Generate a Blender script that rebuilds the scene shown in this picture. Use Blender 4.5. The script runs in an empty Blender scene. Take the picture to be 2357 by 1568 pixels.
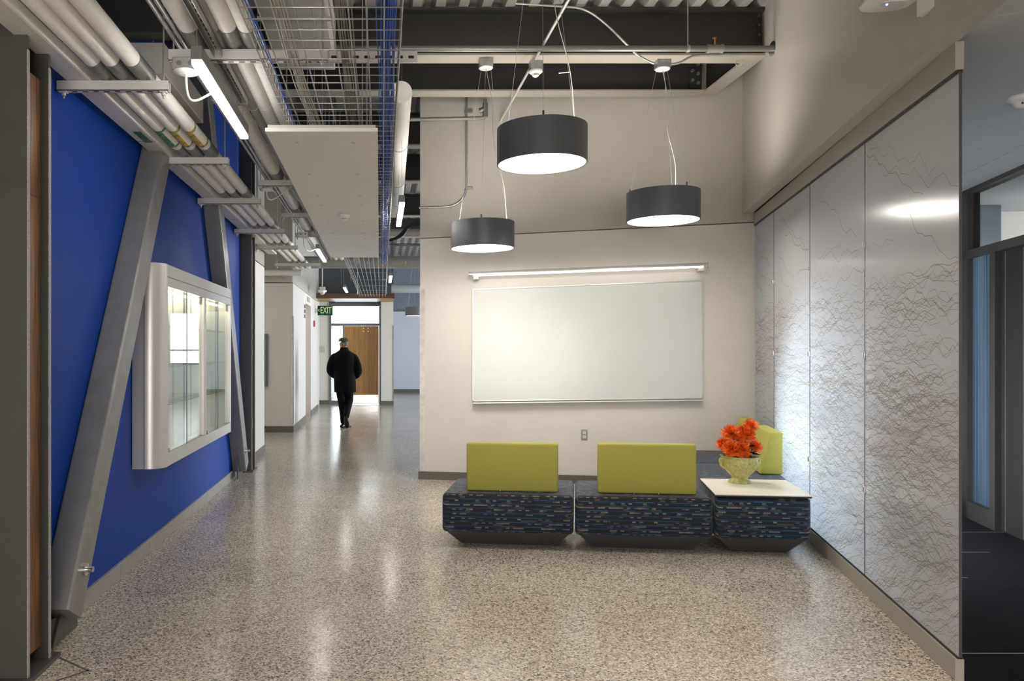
import bpy, math, random
from mathutils import Vector as V
random.seed(7)
C = bpy.context.scene.collection
sc = bpy.context.scene
R = math.radians

# ------------------------------------------------------------------ camera, world, exposure
F, CX, CY, EYE = 1750.0, 873.0, 806.0, 1.45        # focal length and axis in pixels of the 2357 x 1568 frame
cam = bpy.data.cameras.new('camera'); camo = bpy.data.objects.new('camera', cam); C.objects.link(camo)
camo.location = (0, 0, EYE); camo.rotation_euler = (R(90), 0, 0)
cam.sensor_width = 36; cam.lens = F/2357*36
cam.shift_x = (1178.5-CX)/2357; cam.shift_y = (CY-784)/2357
cam.clip_start = 0.05; cam.clip_end = 200
sc.camera = camo
w = bpy.data.worlds.new('sky'); sc.world = w; w.use_nodes = True
bg = w.node_tree.nodes['Background']; bg.inputs[0].default_value = (0.86, 0.93, 1.0, 1); bg.inputs[1].default_value = 4.5
sc.view_settings.view_transform = 'Standard'; sc.view_settings.look = 'None'
sc.view_settings.exposure = 0.0; sc.view_settings.gamma = 1.0; sc.view_settings.use_curve_mapping = False
sc.cycles.max_bounces = 8; sc.cycles.caustics_reflective = False; sc.cycles.caustics_refractive = False
sc.cycles.transparent_max_bounces = 16

def lamp(name, loc, size, power, col, rot=(0, 0, 0), size_y=None, portal=False, shape=None, spread=180):
    l = bpy.data.lights.new(name, 'AREA'); l.energy = power; l.color = col; l.size = size
    l.shape = shape or ('RECTANGLE' if size_y else 'DISK')
    if size_y: l.size_y = size_y
    l.spread = R(spread)
    if portal: l.cycles.is_portal = True
    o = bpy.data.objects.new(name, l); C.objects.link(o); o.location = loc; o.rotation_euler = rot
    return o
WARM = (1.0, 0.90, 0.79)
NEUT = (1.0, 0.93, 0.85)
# added area lights over the lounge, out of frame, to brighten it
lamp('lounge_fill', (1.7, 1.6, 3.1), 0.6, 40, WARM, spread=115)
lamp('lounge_fill', (0.2, -1.0, 3.1), 0.6, 50, WARM, spread=120)
lamp('lounge_fill', (2.6, -1.4, 3.1), 0.6, 55, WARM, spread=130)
# added soft light behind the camera; no glazing is built there
lamp('lobby_fill', (-0.1, -3.9, 1.3), 3.2, 230, (1.0, 0.97, 0.93), (R(-90), 0, R(180)), 2.2)
# portals for the daylight through the windows; the lamps below them are unseen
lamp('window_portal', (-0.65, 20.42, 1.4), 1.5, 1, (1, 1, 1), (R(-90), 0, 0), 2.7, portal=True)
lamp('window_portal', (3.7, 26.1, 1.9), 1.3, 1, (1, 1, 1), (R(-90), 0, 0), 2.0, portal=True)
lamp('recess_daylight', (8.8, 16.5, 1.5), 6.0, 1300, (0.80, 0.90, 1.0), (R(90), 0, R(90)), 2.6)  # added unseen area light for daylight from the right; no window built here
lamp('alcove_fill', (-2.9, 12.1, 3.0), 0.6, 14, NEUT)  # added unseen light, sets how bright the closet face gets
lamp('panel_backlight', (4.45, 6.45, 0.72), 0.8, 190, (0.80, 0.91, 1.0), (R(90), 0, R(108)), 0.9, spread=80)  # added backlight for the frosted panels, no fixture is built
lamp('office_daylight', (6.7, 4.4, 1.6), 1.2, 14, (0.85, 0.93, 1.0), (R(100), 0, R(-40)), 1.0)
lamp('side_room_lamp', (4.0, 1.2, 2.78), 0.6, 6, (0.9, 0.95, 1.0))

lamp('office_wall_fill', (6.5, 6.2, 2.2), 0.7, 16, (0.93, 0.96, 1.0), (R(90), 0, 0))  # added to brighten the wall seen through the transom

# ------------------------------------------------------------------ geometry helpers
class MB:
    def __init__(s): s.v = []; s.f = []; s.sm = []
    def add(s, vs, fs, smooth=False):
        b = len(s.v); s.v += [tuple(p) for p in vs]
        for f in fs: s.f.append(tuple(b+i for i in f)); s.sm.append(smooth)
        return s
    def hexa(s, p):                                    # 4 bottom, 4 top points
        return s.add(p, [(3, 2, 1, 0), (4, 5, 6, 7), (0, 1, 5, 4), (1, 2, 6, 5), (2, 3, 7, 6), (3, 0, 4, 7)])
    def box(s, x0, x1, y0, y1, z0, z1):
        return s.hexa([(x0, y0, z0), (x1, y0, z0), (x1, y1, z0), (x0, y1, z0), (x0, y0, z1), (x1, y0, z1), (x1, y1, z1), (x0, y1, z1)])
    def obox(s, o, a, b, c):
        o, a, b, c = V(o), V(a), V(b), V(c)
        return s.hexa([o, o+a, o+a+b, o+b, o+c, o+a+c, o+a+b+c, o+b+c])
    def loft(s, rings, cap=True, smooth=False, closed=True):
        n = len(rings[0]); vs = [p for r in rings for p in r]; fs = []
        for i in range(len(rings)-1):
            for j in range(n if closed else n-1):
                k = (j+1) % n
                fs.append((i*n+j, i*n+k, (i+1)*n+k, (i+1)*n+j))
        s.add(vs, fs, smooth)
        if cap:
            s.add(rings[0], [tuple(range(n))[::-1]]); s.add(rings[-1], [tuple(range(n))])
        return s
    def prism(s, poly, d):
        d = V(d); return s.loft([[V(p) for p in poly], [V(p)+d for p in poly]])
    def tube(s, path, r, n=10, cap=True):
        path = [V(p) for p in path]; rings = []
        t0 = (path[1]-path[0]).normalized()
        up = V((0, 0, 1)) if abs(t0.z) < 0.9 else V((1, 0, 0))
        nx = t0.cross(up).normalized()
        for i, p in enumerate(path):
            a = path[max(i-1, 0)]; b = path[min(i+1, len(path)-1)]
            t = (b-a).normalized(); nx = (nx-t*nx.dot(t)).normalized(); ny = t.cross(nx)
            rr = r[i] if isinstance(r, (list, tuple)) else r
            rings.append([p+nx*rr*math.cos(2*math.pi*k/n)+ny*rr*math.sin(2*math.pi*k/n) for k in range(n)])
        return s.loft(rings, cap, True)
    def lathe(s, prof, c=(0, 0, 0), n=32, smooth=True, rfun=None):
        c = V(c); rings = []
        for r, z in prof:
            rings.append([c+V(((r*(rfun(2*math.pi*k/n, z) if rfun else 1))*math.cos(2*math.pi*k/n), (r*(rfun(2*math.pi*k/n, z) if rfun else 1))*math.sin(2*math.pi*k/n), z)) for k in range(n)])
        return s.loft(rings, False, smooth)
    def disc(s, c, r, n=32, up=True, ax=None):
        c = V(c)
        return s.add([c+V((r*math.cos(2*math.pi*k/n), r*math.sin(2*math.pi*k/n), 0)) for k in range(n)], [tuple(range(n)) if up else tuple(range(n))[::-1]])
    def cyl(s, a, b, r, n=14): return s.tube([a, b], r, n)
    def sphere(s, c, r, n=12, sz=1.0):
        pr = [(max(1e-4, r*math.sin(math.pi*i/n)), -r*sz*math.cos(math.pi*i/n)) for i in range(n+1)]
        return s.lathe(pr, c, n*2)
    def build(s, name, mat, parent=None, bevel=0, seg=2, smooth=None):
        off = V((0, 0, 0)); p = parent
        while p is not None: off += p.location; p = p.parent
        me = bpy.data.meshes.new(name); me.from_pydata([V(q)-off for q in s.v], [], s.f)
        sm = s.sm if smooth is None else [smooth]*len(s.f)
        me.polygons.foreach_set('use_smooth', sm)
        me.materials.append(mat); me.update()
        o = bpy.data.objects.new(name, me); C.objects.link(o)
        if parent: o.parent = parent
        if bevel:
            m = o.modifiers.new('bevel', 'BEVEL'); m.width = bevel; m.segments = seg; m.limit_method = 'ANGLE'; m.angle_limit = R(40); m.harden_normals = False
        return o
def fillet(pts, r, n=5):
    pts = [V(p) for p in pts]; out = [pts[0]]
    for i in range(1, len(pts)-1):
        a, b, c = pts[i-1], pts[i], pts[i+1]
        d = min(r, (a-b).length*0.49, (c-b).length*0.49)
        p, q = b+(a-b).normalized()*d, b+(c-b).normalized()*d
        for k in range(n+1):
            t = k/n; out.append(p*(1-t)**2+b*2*t*(1-t)+q*t*t)
    return out+[pts[-1]]
def thing(name, label, cat, loc=(0, 0, 0), group=None):
    o = bpy.data.objects.new(name, None); C.objects.link(o); o.location = loc; o.empty_display_size = 0.1
    o['label'] = label; o['category'] = cat
    if group: o['group'] = group
    return o
def solo(mb, name, mat, label, cat, group=None, bevel=0, kind=None, seg=2):
    xs, ys, zs = zip(*[tuple(p) for p in mb.v])
    b = V(((min(xs)+max(xs))/2, (min(ys)+max(ys))/2, min(zs)))
    mb.v = [tuple(V(p)-b) for p in mb.v]
    o = mb.build(name, mat, None, bevel, seg); o.location = b
    o['label'] = label; o['category'] = cat
    if group: o['group'] = group
    if kind: o['kind'] = kind
    return o
def struct(mb, name, mat, parent=None, bevel=0):
    o = mb.build(name, mat, parent, bevel)
    if not parent: o['kind'] = 'structure'
    return o
def copy_tree(o, loc=None, parent=None, label=None, rotz=None):
    c = o.copy(); C.objects.link(c)
    if parent: c.parent = parent
    if loc is not None: c.location = loc
    if rotz is not None: c.rotation_euler.z = rotz
    if label: c['label'] = label
    for ch in list(o.children): copy_tree(ch, None, c)
    return c
def at(px, py, Y): return V(((px-CX)/F*Y, Y, EYE-(py-CY)/F*Y))
BW = 0.16                                             # lounge back wall: Y = 8.54 - BW (X - 0.459)
def bwY(X): return 8.54-BW*(X-0.459)
def bw(px, py, d=0.0):
    r = (px-CX)/F; Y = (8.54+BW*0.459)/(1+BW*r)
    return V((r*Y, Y, EYE-(py-CY)/F*Y))+V((-BW, -1, 0)).normalized()*d
PS = 0.3016                                           # screen line on the right: X = 2.527 + PS (Y - 3.343)
def psX(Y): return 2.527+PS*(Y-3.343)
def psY(px): return (2.527-PS*3.343+.0105)/((px-CX)/F-PS)
BN = V((-BW, -1, 0)).normalized()
PN = V((-1, PS, 0)).normalized()                      # screen normal, towards the lounge
PD = V((PS, 1, 0)).normalized()

# ------------------------------------------------------------------ materials
def newmat(name):
    m = bpy.data.materials.new(name); m.use_nodes = True
    nt = m.node_tree; return m, nt.nodes, nt.links, nt.nodes['Principled BSDF']
def M(name, col, rough=0.5, metal=0.0, var=0.06, scale=6.0, bump=0.0, bscale=200.0, spec=0.5, coat=0.0):
    m, N, L, b = newmat(name)
    tc = N.new('ShaderNodeTexCoord'); no = N.new('ShaderNodeTexNoise'); no.inputs['Scale'].default_value = scale; no.inputs['Detail'].default_value = 4
    L.new(tc.outputs['Object'], no.inputs['Vector'])
    rp = N.new('ShaderNodeValToRGB')
    rp.color_ramp.elements[0].color = (*[c*(1-var) for c in col], 1); rp.color_ramp.elements[1].color = (*[min(1, c*(1+var)) for c in col], 1)
    rp.color_ramp.elements[0].position = 0.3; rp.color_ramp.elements[1].position = 0.7
    L.new(no.outputs['Fac'], rp.inputs[0]); L.new(rp.outputs[0], b.inputs['Base Color'])
    b.inputs['Roughness'].default_value = rough; b.inputs['Metallic'].default_value = metal
    b.inputs['Specular IOR Level'].default_value = spec; b.inputs['Coat Weight'].default_value = coat
    if bump:
        n2 = N.new('ShaderNodeTexNoise'); n2.inputs['Scale'].default_value = bscale; n2.inputs['Detail'].default_value = 2
        L.new(tc.outputs['Object'], n2.inputs['Vector'])
        bp = N.new('ShaderNodeBump'); bp.inputs['Strength'].default_value = bump; bp.inputs['Distance'].default_value = 0.002
        L.new(n2.outputs['Fac'], bp.inputs['Height']); L.new(bp.outputs[0], b.inputs['Normal'])
    return m
def EM(name, col, strength, base=(0.8, 0.8, 0.8)):
    m, N, L, b = newmat(name)
    b.inputs['Base Color'].default_value = (*base, 1); b.inputs['Emission Color'].default_value = (*col, 1); b.inputs['Emission Strength'].default_value = strength
    return m
def math_node(N, L, op, a, b=None):
    n = N.new('ShaderNodeMath'); n.operation = op
    for i, x in enumerate((a, b)):
        if x is None: continue
        if isinstance(x, (int, float)): n.inputs[i].default_value = x
        else: L.new(x, n.inputs[i])
    return n.outputs[0]
def glass(name, tint=(0.97, 0.99, 0.98), ior=1.5):
    m = bpy.data.materials.new(name); m.use_nodes = True; N = m.node_tree.nodes; L = m.node_tree.links; N.clear()
    o = N.new('ShaderNodeOutputMaterial'); mx = N.new('ShaderNodeMixShader'); t = N.new('ShaderNodeBsdfTransparent'); g = N.new('ShaderNodeBsdfGlossy'); fr = N.new('ShaderNodeLayerWeight')
    t.inputs[0].default_value = (*tint, 1); g.inputs['Roughness'].default_value = 0.0; k = math_node(N, L, 'POWER', fr.outputs['Facing'], 5.0); k = math_node(N, L, 'MULTIPLY_ADD', k, 0.94); k.node.inputs[2].default_value = 0.035
    L.new(k, mx.inputs[0]); L.new(t.outputs[0], mx.inputs[1]); L.new(g.outputs[0], mx.inputs[2]); L.new(mx.outputs[0], o.inputs[0])
    return m
def ramp(N, stops, const=False):
    r = N.new('ShaderNodeValToRGB'); e = r.color_ramp.elements
    if const: r.color_ramp.interpolation = 'CONSTANT'
    e[0].position, e[0].color = stops[0][0], (*stops[0][1], 1)
    e[1].position, e[1].color = stops[1][0], (*stops[1][1], 1)
    for p, c in stops[2:]:
        x = e.new(p); x.color = (*c, 1)
    return r
def terrazzo():
    m, N, L, b = newmat('polished_aggregate_floor')
    tc = N.new('ShaderNodeTexCoord')
    vo = N.new('ShaderNodeTexVoronoi'); vo.inputs['Scale'].default_value = 120; L.new(tc.outputs['Object'], vo.inputs['Vector'])
    ve = N.new('ShaderNodeTexVoronoi'); ve.feature = 'DISTANCE_TO_EDGE'; ve.inputs['Scale'].default_value = 120; L.new(tc.outputs['Object'], ve.inputs['Vector'])
    sp = N.new('ShaderNodeSeparateColor'); L.new(vo.outputs['Color'], sp.inputs[0])
    big = N.new('ShaderNodeTexNoise'); big.inputs['Scale'].default_value = 0.9; big.inputs['Detail'].default_value = 3; L.new(tc.outputs['Object'], big.inputs['Vector'])
    sh = math_node(N, L, 'MULTIPLY_ADD', big.outputs['Fac'], 0.5); sh.node.inputs[2].default_value = -0.25
    v = math_node(N, L, 'ADD', sp.outputs[0], sh)
    rp = ramp(N, [(0.0, (0.05, 0.036, 0.025)), (0.12, (0.17, 0.135, 0.103)), (0.28, (0.34, 0.288, 0.232)), (0.6, (0.50, 0.44, 0.365)), (0.82, (0.64, 0.575, 0.49)), (1.0, (0.80, 0.74, 0.64))])
    L.new(v, rp.inputs[0])
    mx = N.new('ShaderNodeMix'); mx.data_type = 'RGBA'
    e = math_node(N, L, 'MULTIPLY', ve.outputs['Distance'], 12.0); e.node.use_clamp = True
    L.new(e, mx.inputs[0]); mx.inputs[6].default_value = (0.42, 0.37, 0.31, 1); L.new(rp.outputs[0], mx.inputs[7])
    L.new(mx.outputs[2], b.inputs['Base Color'])
    n3 = N.new('ShaderNodeTexNoise'); n3.inputs['Scale'].default_value = 2.5; L.new(tc.outputs['Object'], n3.inputs['Vector'])
    rr = math_node(N, L, 'MULTIPLY_ADD', n3.outputs['Fac'], 0.12); rr.node.inputs[2].default_value = 0.12
    L.new(rr, b.inputs['Roughness']); b.inputs['Specular IOR Level'].default_value = 0.32
    return m
def woven():
    m, N, L, b = newmat('woven_upholstery')
    tc = N.new('ShaderNodeTexCoord'); s = N.new('ShaderNodeSeparateXYZ'); L.new(tc.outputs['Object'], s.inputs[0])
    yy = math_node(N, L, 'ADD', s.outputs[1], math_node(N, L, 'MULTIPLY', s.outputs[0], 0.11))
    v = math_node(N, L, 'ADD', math_node(N, L, 'SUBTRACT', s.outputs[2], yy), 20.003)
    vr = math_node(N, L, 'MULTIPLY', v, 92.0); row = math_node(N, L, 'FLOOR', vr)
    wn = N.new('ShaderNodeTexWhiteNoise'); wn.noise_dimensions = '1D'; L.new(row, wn.inputs['W'])
    u = math_node(N, L, 'ADD', math_node(N, L, 'MULTIPLY', s.outputs[0], 80.0), math_node(N, L, 'MULTIPLY', wn.outputs['Value'], 40.0))
    col = math_node(N, L, 'FLOOR', u)
    def cells(div):
        cb = N.new('ShaderNodeCombineXYZ'); L.new(row, cb.inputs[0]); L.new(math_node(N, L, 'FLOOR', math_node(N, L, 'DIVIDE', u, div)), cb.inputs[1])
        w2 = N.new('ShaderNodeTexWhiteNoise'); w2.noise_dimensions = '2D'; L.new(cb.outputs[0], w2.inputs['Vector']); return w2.outputs['Value']
    m4 = math_node(N, L, 'MODULO', row, 3.0)
    ra = ramp(N, [(0.0, (0.012, 0.012, 0.016)), (0.40, (0.15, 0.13, 0.105)), (0.62, (0.02, 0.02, 0.024)), (0.80, (0.22, 0.19, 0.13)), (0.93, (0.05, 0.09, 0.13))], True); L.new(cells(2.0), ra.inputs[0])
    rb = ramp(N, [(0.0, (0.012, 0.035, 0.095)), (0.35, (0.016, 0.055, 0.12)), (0.6, (0.012, 0.022, 0.07)), (0.8, (0.02, 0.075, 0.13))], True); L.new(cells(5.0), rb.inputs[0])
    rc = ramp(N, [(0.0, (0.010, 0.011, 0.017)), (0.6, (0.014, 0.016, 0.03)), (0.86, (0.07, 0.062, 0.05))], True); L.new(cells(3.0), rc.inputs[0])
    def mixc(f, a, b_):
        x = N.new('ShaderNodeMix'); x.data_type = 'RGBA'; L.new(f, x.inputs[0]); L.new(a, x.inputs[6]); L.new(b_, x.inputs[7]); return x.outputs[2]
    isA = math_node(N, L, 'LESS_THAN', m4, 0.5); isB = math_node(N, L, 'COMPARE', m4, 1.0); isB.node.inputs[2].default_value = 0.4
    rp = mixc(isA, mixc(isB, rc.outputs[0], rb.outputs[0]), ra.outputs[0])
    fr = math_node(N, L, 'FRACT', vr); fu = math_node(N, L, 'FRACT', u)
    ed = math_node(N, L, 'MULTIPLY', math_node(N, L, 'GREATER_THAN', fr, 0.16), math_node(N, L, 'GREATER_THAN', fu, 0.08))
    mx = N.new('ShaderNodeMix'); mx.data_type = 'RGBA'; L.new(ed, mx.inputs[0]); mx.inputs[6].default_value = (0.008, 0.009, 0.014, 1); L.new(rp, mx.inputs[7])
    L.new(mx.outputs[2], b.inputs['Base Color']); b.inputs['Roughness'].default_value = 0.62; b.inputs['Sheen Weight'].default_value = 0.12; b.inputs['Specular IOR Level'].default_value = 0.25
    bp = N.new('ShaderNodeBump'); bp.inputs['Strength'].default_value = 0.4; bp.inputs['Distance'].default_value = 0.001; L.new(ed, bp.inputs['Height']); L.new(bp.outputs[0], b.inputs['Normal'])
    return m
def wood(name, c1, c2, rough=0.35, sc_=(14, 14, 0.9)):
    m, N, L, b = newmat(name)
    tc = N.new('ShaderNodeTexCoord'); mp = N.new('ShaderNodeMapping'); mp.inputs['Scale'].default_value = sc_; L.new(tc.outputs['Object'], mp.inputs[0])
    no = N.new('ShaderNodeTexNoise'); no.inputs['Scale'].default_value = 2.2; no.inputs['Detail'].default_value = 7; no.inputs['Distortion'].default_value = 0.7; L.new(mp.outputs[0], no.inputs['Vector'])
    rp = ramp(N, [(0.28, c1), (0.5, tuple((a+b_)/2 for a, b_ in zip(c1, c2))), (0.72, c2)]); L.new(no.outputs['Fac'], rp.inputs[0]); L.new(rp.outputs[0], b.inputs['Base Color'])
    b.inputs['Roughness'].default_value = rough
    return m
def resin():
    m, N, L, b = newmat('frosted_resin_panel')
    b.inputs['Base Color'].default_value = (0.74, 0.735, 0.75, 1); b.inputs['Roughness'].default_value = 0.17; b.inputs['Specular IOR Level'].default_value = 0.6
    tr = N.new('ShaderNodeBsdfTranslucent'); tr.inputs[0].default_value = (0.78, 0.82, 0.86, 1)
    mx = N.new('ShaderNodeMixShader'); mx.inputs[0].default_value = 0.42
    tc = N.new('ShaderNodeTexCoord'); no = N.new('ShaderNodeTexNoise'); no.inputs['Scale'].default_value = 60; L.new(tc.outputs['Object'], no.inputs['Vector'])
    f = math_node(N, L, 'MULTIPLY_ADD', no.outputs['Fac'], 0.10); f.node.inputs[2].default_value = 0.37
    L.new(f, mx.inputs[0])
    L.new(b.outputs[0], mx.inputs[1]); L.new(tr.outputs[0], mx.inputs[2]); L.new(mx.outputs[0], N['Material Output'].inputs[0])
    return m
def carpet():
    m, N, L, b = newmat('striped_carpet')
    tc = N.new('ShaderNodeTexCoord'); mp = N.new('ShaderNodeMapping'); mp.inputs['Scale'].default_value = (3, 160, 1); L.new(tc.outputs['Object'], mp.inputs[0])
    no = N.new('ShaderNodeTexNoise'); no.inputs['Scale'].default_value = 1.0; no.inputs['Detail'].default_value = 3; L.new(mp.outputs[0], no.inputs['Vector'])
    rp = ramp(N, [(0.3, (0.004, 0.004, 0.005)), (0.6, (0.013, 0.012, 0.0135)), (0.8, (0.028, 0.026, 0.026))]); L.new(no.outputs['Fac'], rp.inputs[0])
    s = N.new('ShaderNodeSeparateXYZ'); L.new(tc.outputs['Object'], s.inputs[0])
    fr = math_node(N, L, 'FRACT', math_node(N, L, 'MULTIPLY', s.outputs[1], 1/0.605))
    ln = math_node(N, L, 'LESS_THAN', fr, 0.016)
    row = math_node(N, L, 'FLOOR', math_node(N, L, 'MULTIPLY', s.outputs[1], 1/0.605))
    cb = N.new('ShaderNodeCombineXYZ'); L.new(row, cb.inputs[0]); L.new(math_node(N, L, 'FLOOR', math_node(N, L, 'MULTIPLY', s.outputs[0], 1.6)), cb.inputs[1])
    wn = N.new('ShaderNodeTexWhiteNoise'); wn.noise_dimensions = '2D'; L.new(cb.outputs[0], wn.inputs['Vector'])
    ln = math_node(N, L, 'MULTIPLY', ln, math_node(N, L, 'GREATER_THAN', wn.outputs['Value'], 0.2))
    mx = N.new('ShaderNodeMix'); mx.data_type = 'RGBA'; L.new(ln, mx.inputs[0]); L.new(rp.outputs[0], mx.inputs[6]); mx.inputs[7].default_value = (0.32, 0.29, 0.28, 1)
    L.new(mx.outputs[2], b.inputs['Base Color']); b.inputs['Roughness'].default_value = 1.0; b.inputs['Specular IOR Level'].default_value = 0.08
    return m
def streaks():
    m, N, L, b = newmat('streaked_privacy_glass')
    tc = N.new('ShaderNodeTexCoord'); mp = N.new('ShaderNodeMapping'); mp.inputs['Scale'].default_value = (70, 70, 0.6); L.new(tc.outputs['Object'], mp.inputs[0])
    no = N.new('ShaderNodeTexNoise'); no.inputs['Scale'].default_value = 1.0; no.inputs['Detail'].default_value = 2; L.new(mp.outputs[0], no.inputs['Vector'])
    rp = ramp(N, [(0.35, (0.14, 0.24, 0.36)), (0.65, (0.55, 0.70, 0.82))]); L.new(no.outputs['Fac'], rp.inputs[0]); L.new(rp.outputs[0], b.inputs['Base Color'])
    b.inputs['Roughness'].default_value = 0.15
    tr = N.new('ShaderNodeBsdfTranslucent'); L.new(rp.outputs[0], tr.inputs[0]); mx = N.new('ShaderNodeMixShader'); mx.inputs[0].default_value = 0.6
    L.new(b.outputs[0], mx.inputs[1]); L.new(tr.outputs[0], mx.inputs[2]); L.new(mx.outputs[0], N['Material Output'].inputs[0])
    return m
def hazard(name, ca, cb):
    m, N, L, b = newmat(name)
    tc = N.new('ShaderNodeTexCoord'); no = N.new('ShaderNodeTexNoise'); no.inputs['Scale'].default_value = 55; no.inputs['Detail'].default_value = 1; L.new(tc.outputs['Object'], no.inputs['Vector'])
    rp = ramp(N, [(0.0, ca), (0.58, cb)], True); L.new(no.outputs['Fac'], rp.inputs[0]); L.new(rp.outputs[0], b.inputs['Base Color']); b.inputs['Roughness'].default_value = 0.4
    return m
FLOOR = terrazzo(); WOVEN = woven(); RESIN = resin(); CARPET = carpet()
BLUE = M('blue_wall_paint', (0.0025, 0.045, 0.31), 0.5, var=0.05, spec=0.2, bump=0.15, bscale=350)
CREAM = M('cream_wall_paint', (0.66, 0.62, 0.57), 0.55, var=0.02, bump=0.1, bscale=350)
TAUPE = M('taupe_wall_paint', (0.47, 0.44, 0.39), 0.34, var=0.02)
TRIMT = M('taupe_metal_trim', (0.36, 0.33, 0.28), 0.38, var=0.03)
BASE = M('grey_base_tile', (0.34, 0.33, 0.315), 0.35, var=0.08, scale=12)
BASED = M('dark_base', (0.12, 0.105, 0.09), 0.4, var=0.05)
STEEL = M('charcoal_painted_steel', (0.07, 0.066, 0.06), 0.38, var=0.08, bump=0.25, bscale=150)
STEELL = M('grey_painted_brace', (0.25, 0.245, 0.24), 0.34, 0.25, var=0.10, scale=10, bump=0.2, bscale=150)
EDGE = M('worn_steel_edge', (0.36, 0.345, 0.33), 0.5, var=0.25, scale=90)
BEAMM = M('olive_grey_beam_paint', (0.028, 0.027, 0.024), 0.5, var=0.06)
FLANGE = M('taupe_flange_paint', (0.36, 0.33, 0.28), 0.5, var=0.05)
DECK = M('grey_deck_paint', (0.30, 0.285, 0.26), 0.5, var=0.05)
GALV = M('galvanised_steel', (0.46, 0.46, 0.45), 0.36, 0.75, var=0.18, scale=25)
GALVD = M('dull_galvanised_sleeve', (0.20, 0.20, 0.195), 0.42, 0.5, var=0.12, scale=30)
WHITEM = M('white_painted_metal', (0.58, 0.56, 0.53), 0.45, var=0.03)
INSUL = M('white_pipe_jacket', (0.80, 0.775, 0.73), 0.6, var=0.05, scale=14, bump=0.2, bscale=60)
CHROME = M('bright_steel', (0.75, 0.75, 0.74), 0.2, 1.0, var=0.05)
ALU = M('brushed_aluminium', (0.58, 0.57, 0.55), 0.34, 0.55, var=0.03)
CASEM = M('satin_case_metal', (0.60, 0.58, 0.56), 0.33, 0.35, var=0.02)
CASEIN = M('cream_case_interior', (0.74, 0.72, 0.60), 0.5, var=0.02)
GREEN = M('lime_wool', (0.40, 0.375, 0.075), 0.85, var=0.08, scale=160, bump=0.5, bscale=420)
DRUM = M('grey_drum_paint', (0.092, 0.097, 0.105), 0.42, var=0.02)
WBOARD = M('whiteboard_enamel', (0.60, 0.61, 0.595), 0.22, var=0.01)
LAMT = M('cream_laminate', (0.88, 0.82, 0.71), 0.3, var=0.02)
BLACK = M('black_plastic', (0.012, 0.012, 0.013), 0.45)
PLINTH = M('dark_plinth_laminate', (0.06, 0.06, 0.063), 0.45)
WALNUT = wood('walnut_veneer', (0.045, 0.018, 0.006), (0.36, 0.175, 0.065), 0.35, (60, 60, 1.6))
OAK = wood('oak_door_veneer', (0.30, 0.14, 0.035), (0.52, 0.27, 0.085), 0.4, (30, 30, 0.8))
GLASS = glass('clear_glass'); SHELFG = glass('green_shelf_glass', (0.90, 0.97, 0.93))
FRAMED = M('dark_bronze_frame', (0.034, 0.031, 0.027), 0.5, spec=.25)
FRAMEG = M('grey_frame', (0.14, 0.15, 0.16), 0.4, 0.2)
TILEC = M('office_ceiling_paint', (0.55, 0.56, 0.57), 0.7, var=0.02)
STEELDULL = M('brushed_corner_guard', (0.42, 0.40, 0.37), 0.3, 0.8, var=0.15, scale=20)
PLASTIC = M('white_plastic', (0.72, 0.71, 0.68), 0.4, var=0.02)
CORD = M('clear_cord', (0.36, 0.335, 0.27), 0.35)
WIRE = M('aircraft_cable', (0.55, 0.54, 0.52), 0.35, 0.8)
CBLUE = M('blue_cable_jacket', (0.02, 0.10, 0.52), 0.4); CWHITE = M('white_cable_jacket', (0.55, 0.53, 0.48), 0.45); CGREY = M('grey_cable_jacket', (0.25, 0.24, 0.23), 0.45)
PEND = EM('pendant_diffuser', (1.0, 0.94, 0.86), 30)
UPL = EM('pendant_uplight', (1.0, 0.94, 0.86), 32)
TUBE = EM('linear_lens', (1.0, 0.95, 0.89), 32)
BARL = EM('whiteboard_lamp_lens', (1.0, 0.95, 0.86), 3.2)
STRIP = EM('case_strip', (1.0, 0.94, 0.78), 30)
PENDOFF = EM('far_pendant_diffuser', (1.0, 0.95, 0.9), 1.2)
LED = EM('status_light', (0.1, 0.3, 1.0), 6)

# ------------------------------------------------------------------ room shell
CL = 4.56                                             # underside of the deck
struct(MB().add([(-9, -4, 0), (0.4, -4, 0), (psX(-4)+.031, -4, 0), (psX(7.98)+.031, 7.98, 0), (9, 7.98, 0), (9, 27, 0), (-9, 27, 0)], [(0, 1, 2, 3, 4, 5, 6)]), 'floor', FLOOR)
e = 0.03
struct(MB().add([(psX(-4)+e, -4, 0), (9, -4, 0), (9, 7.98, 0), (psX(7.98)+e, 7.98, 0)], [(0, 1, 2, 3)]), 'floor', CARPET)
mb = MB(); q0, q1, q2 = V((-1.60, 3.66, 0)), V((-1.31, 3.44, 0)), V((-1.52, 3.20, 0))
for a_, b_ in ((q0, q1), (q1, q2)):
    s_ = (b_-a_).cross(V((0, 0, 1))).normalized()*.012
    mb.obox(a_-V((0, 0, .01)), b_-a_, s_, (0, 0, .0106))
struct(mb, 'trim_2', BASED)
# fluted deck
mb = MB(); prof = []; x = -6.0; p = 0.21
while x < 9:
    prof += [(x, CL), (x+0.085, CL), (x+0.115, CL+0.075), (x+0.18, CL+0.075)]; x += p
mb.loft([[V((a, -4.1, z)) for a, z in prof], [V((a, 27.1, z)) for a, z in prof]], False, False, False)
struct(mb, 'ceiling', DECK)
struct(MB().box(-6.1, 9.1, -4.2, 27.2, CL+0.09, CL+0.2), 'ceiling', DECK)
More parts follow.
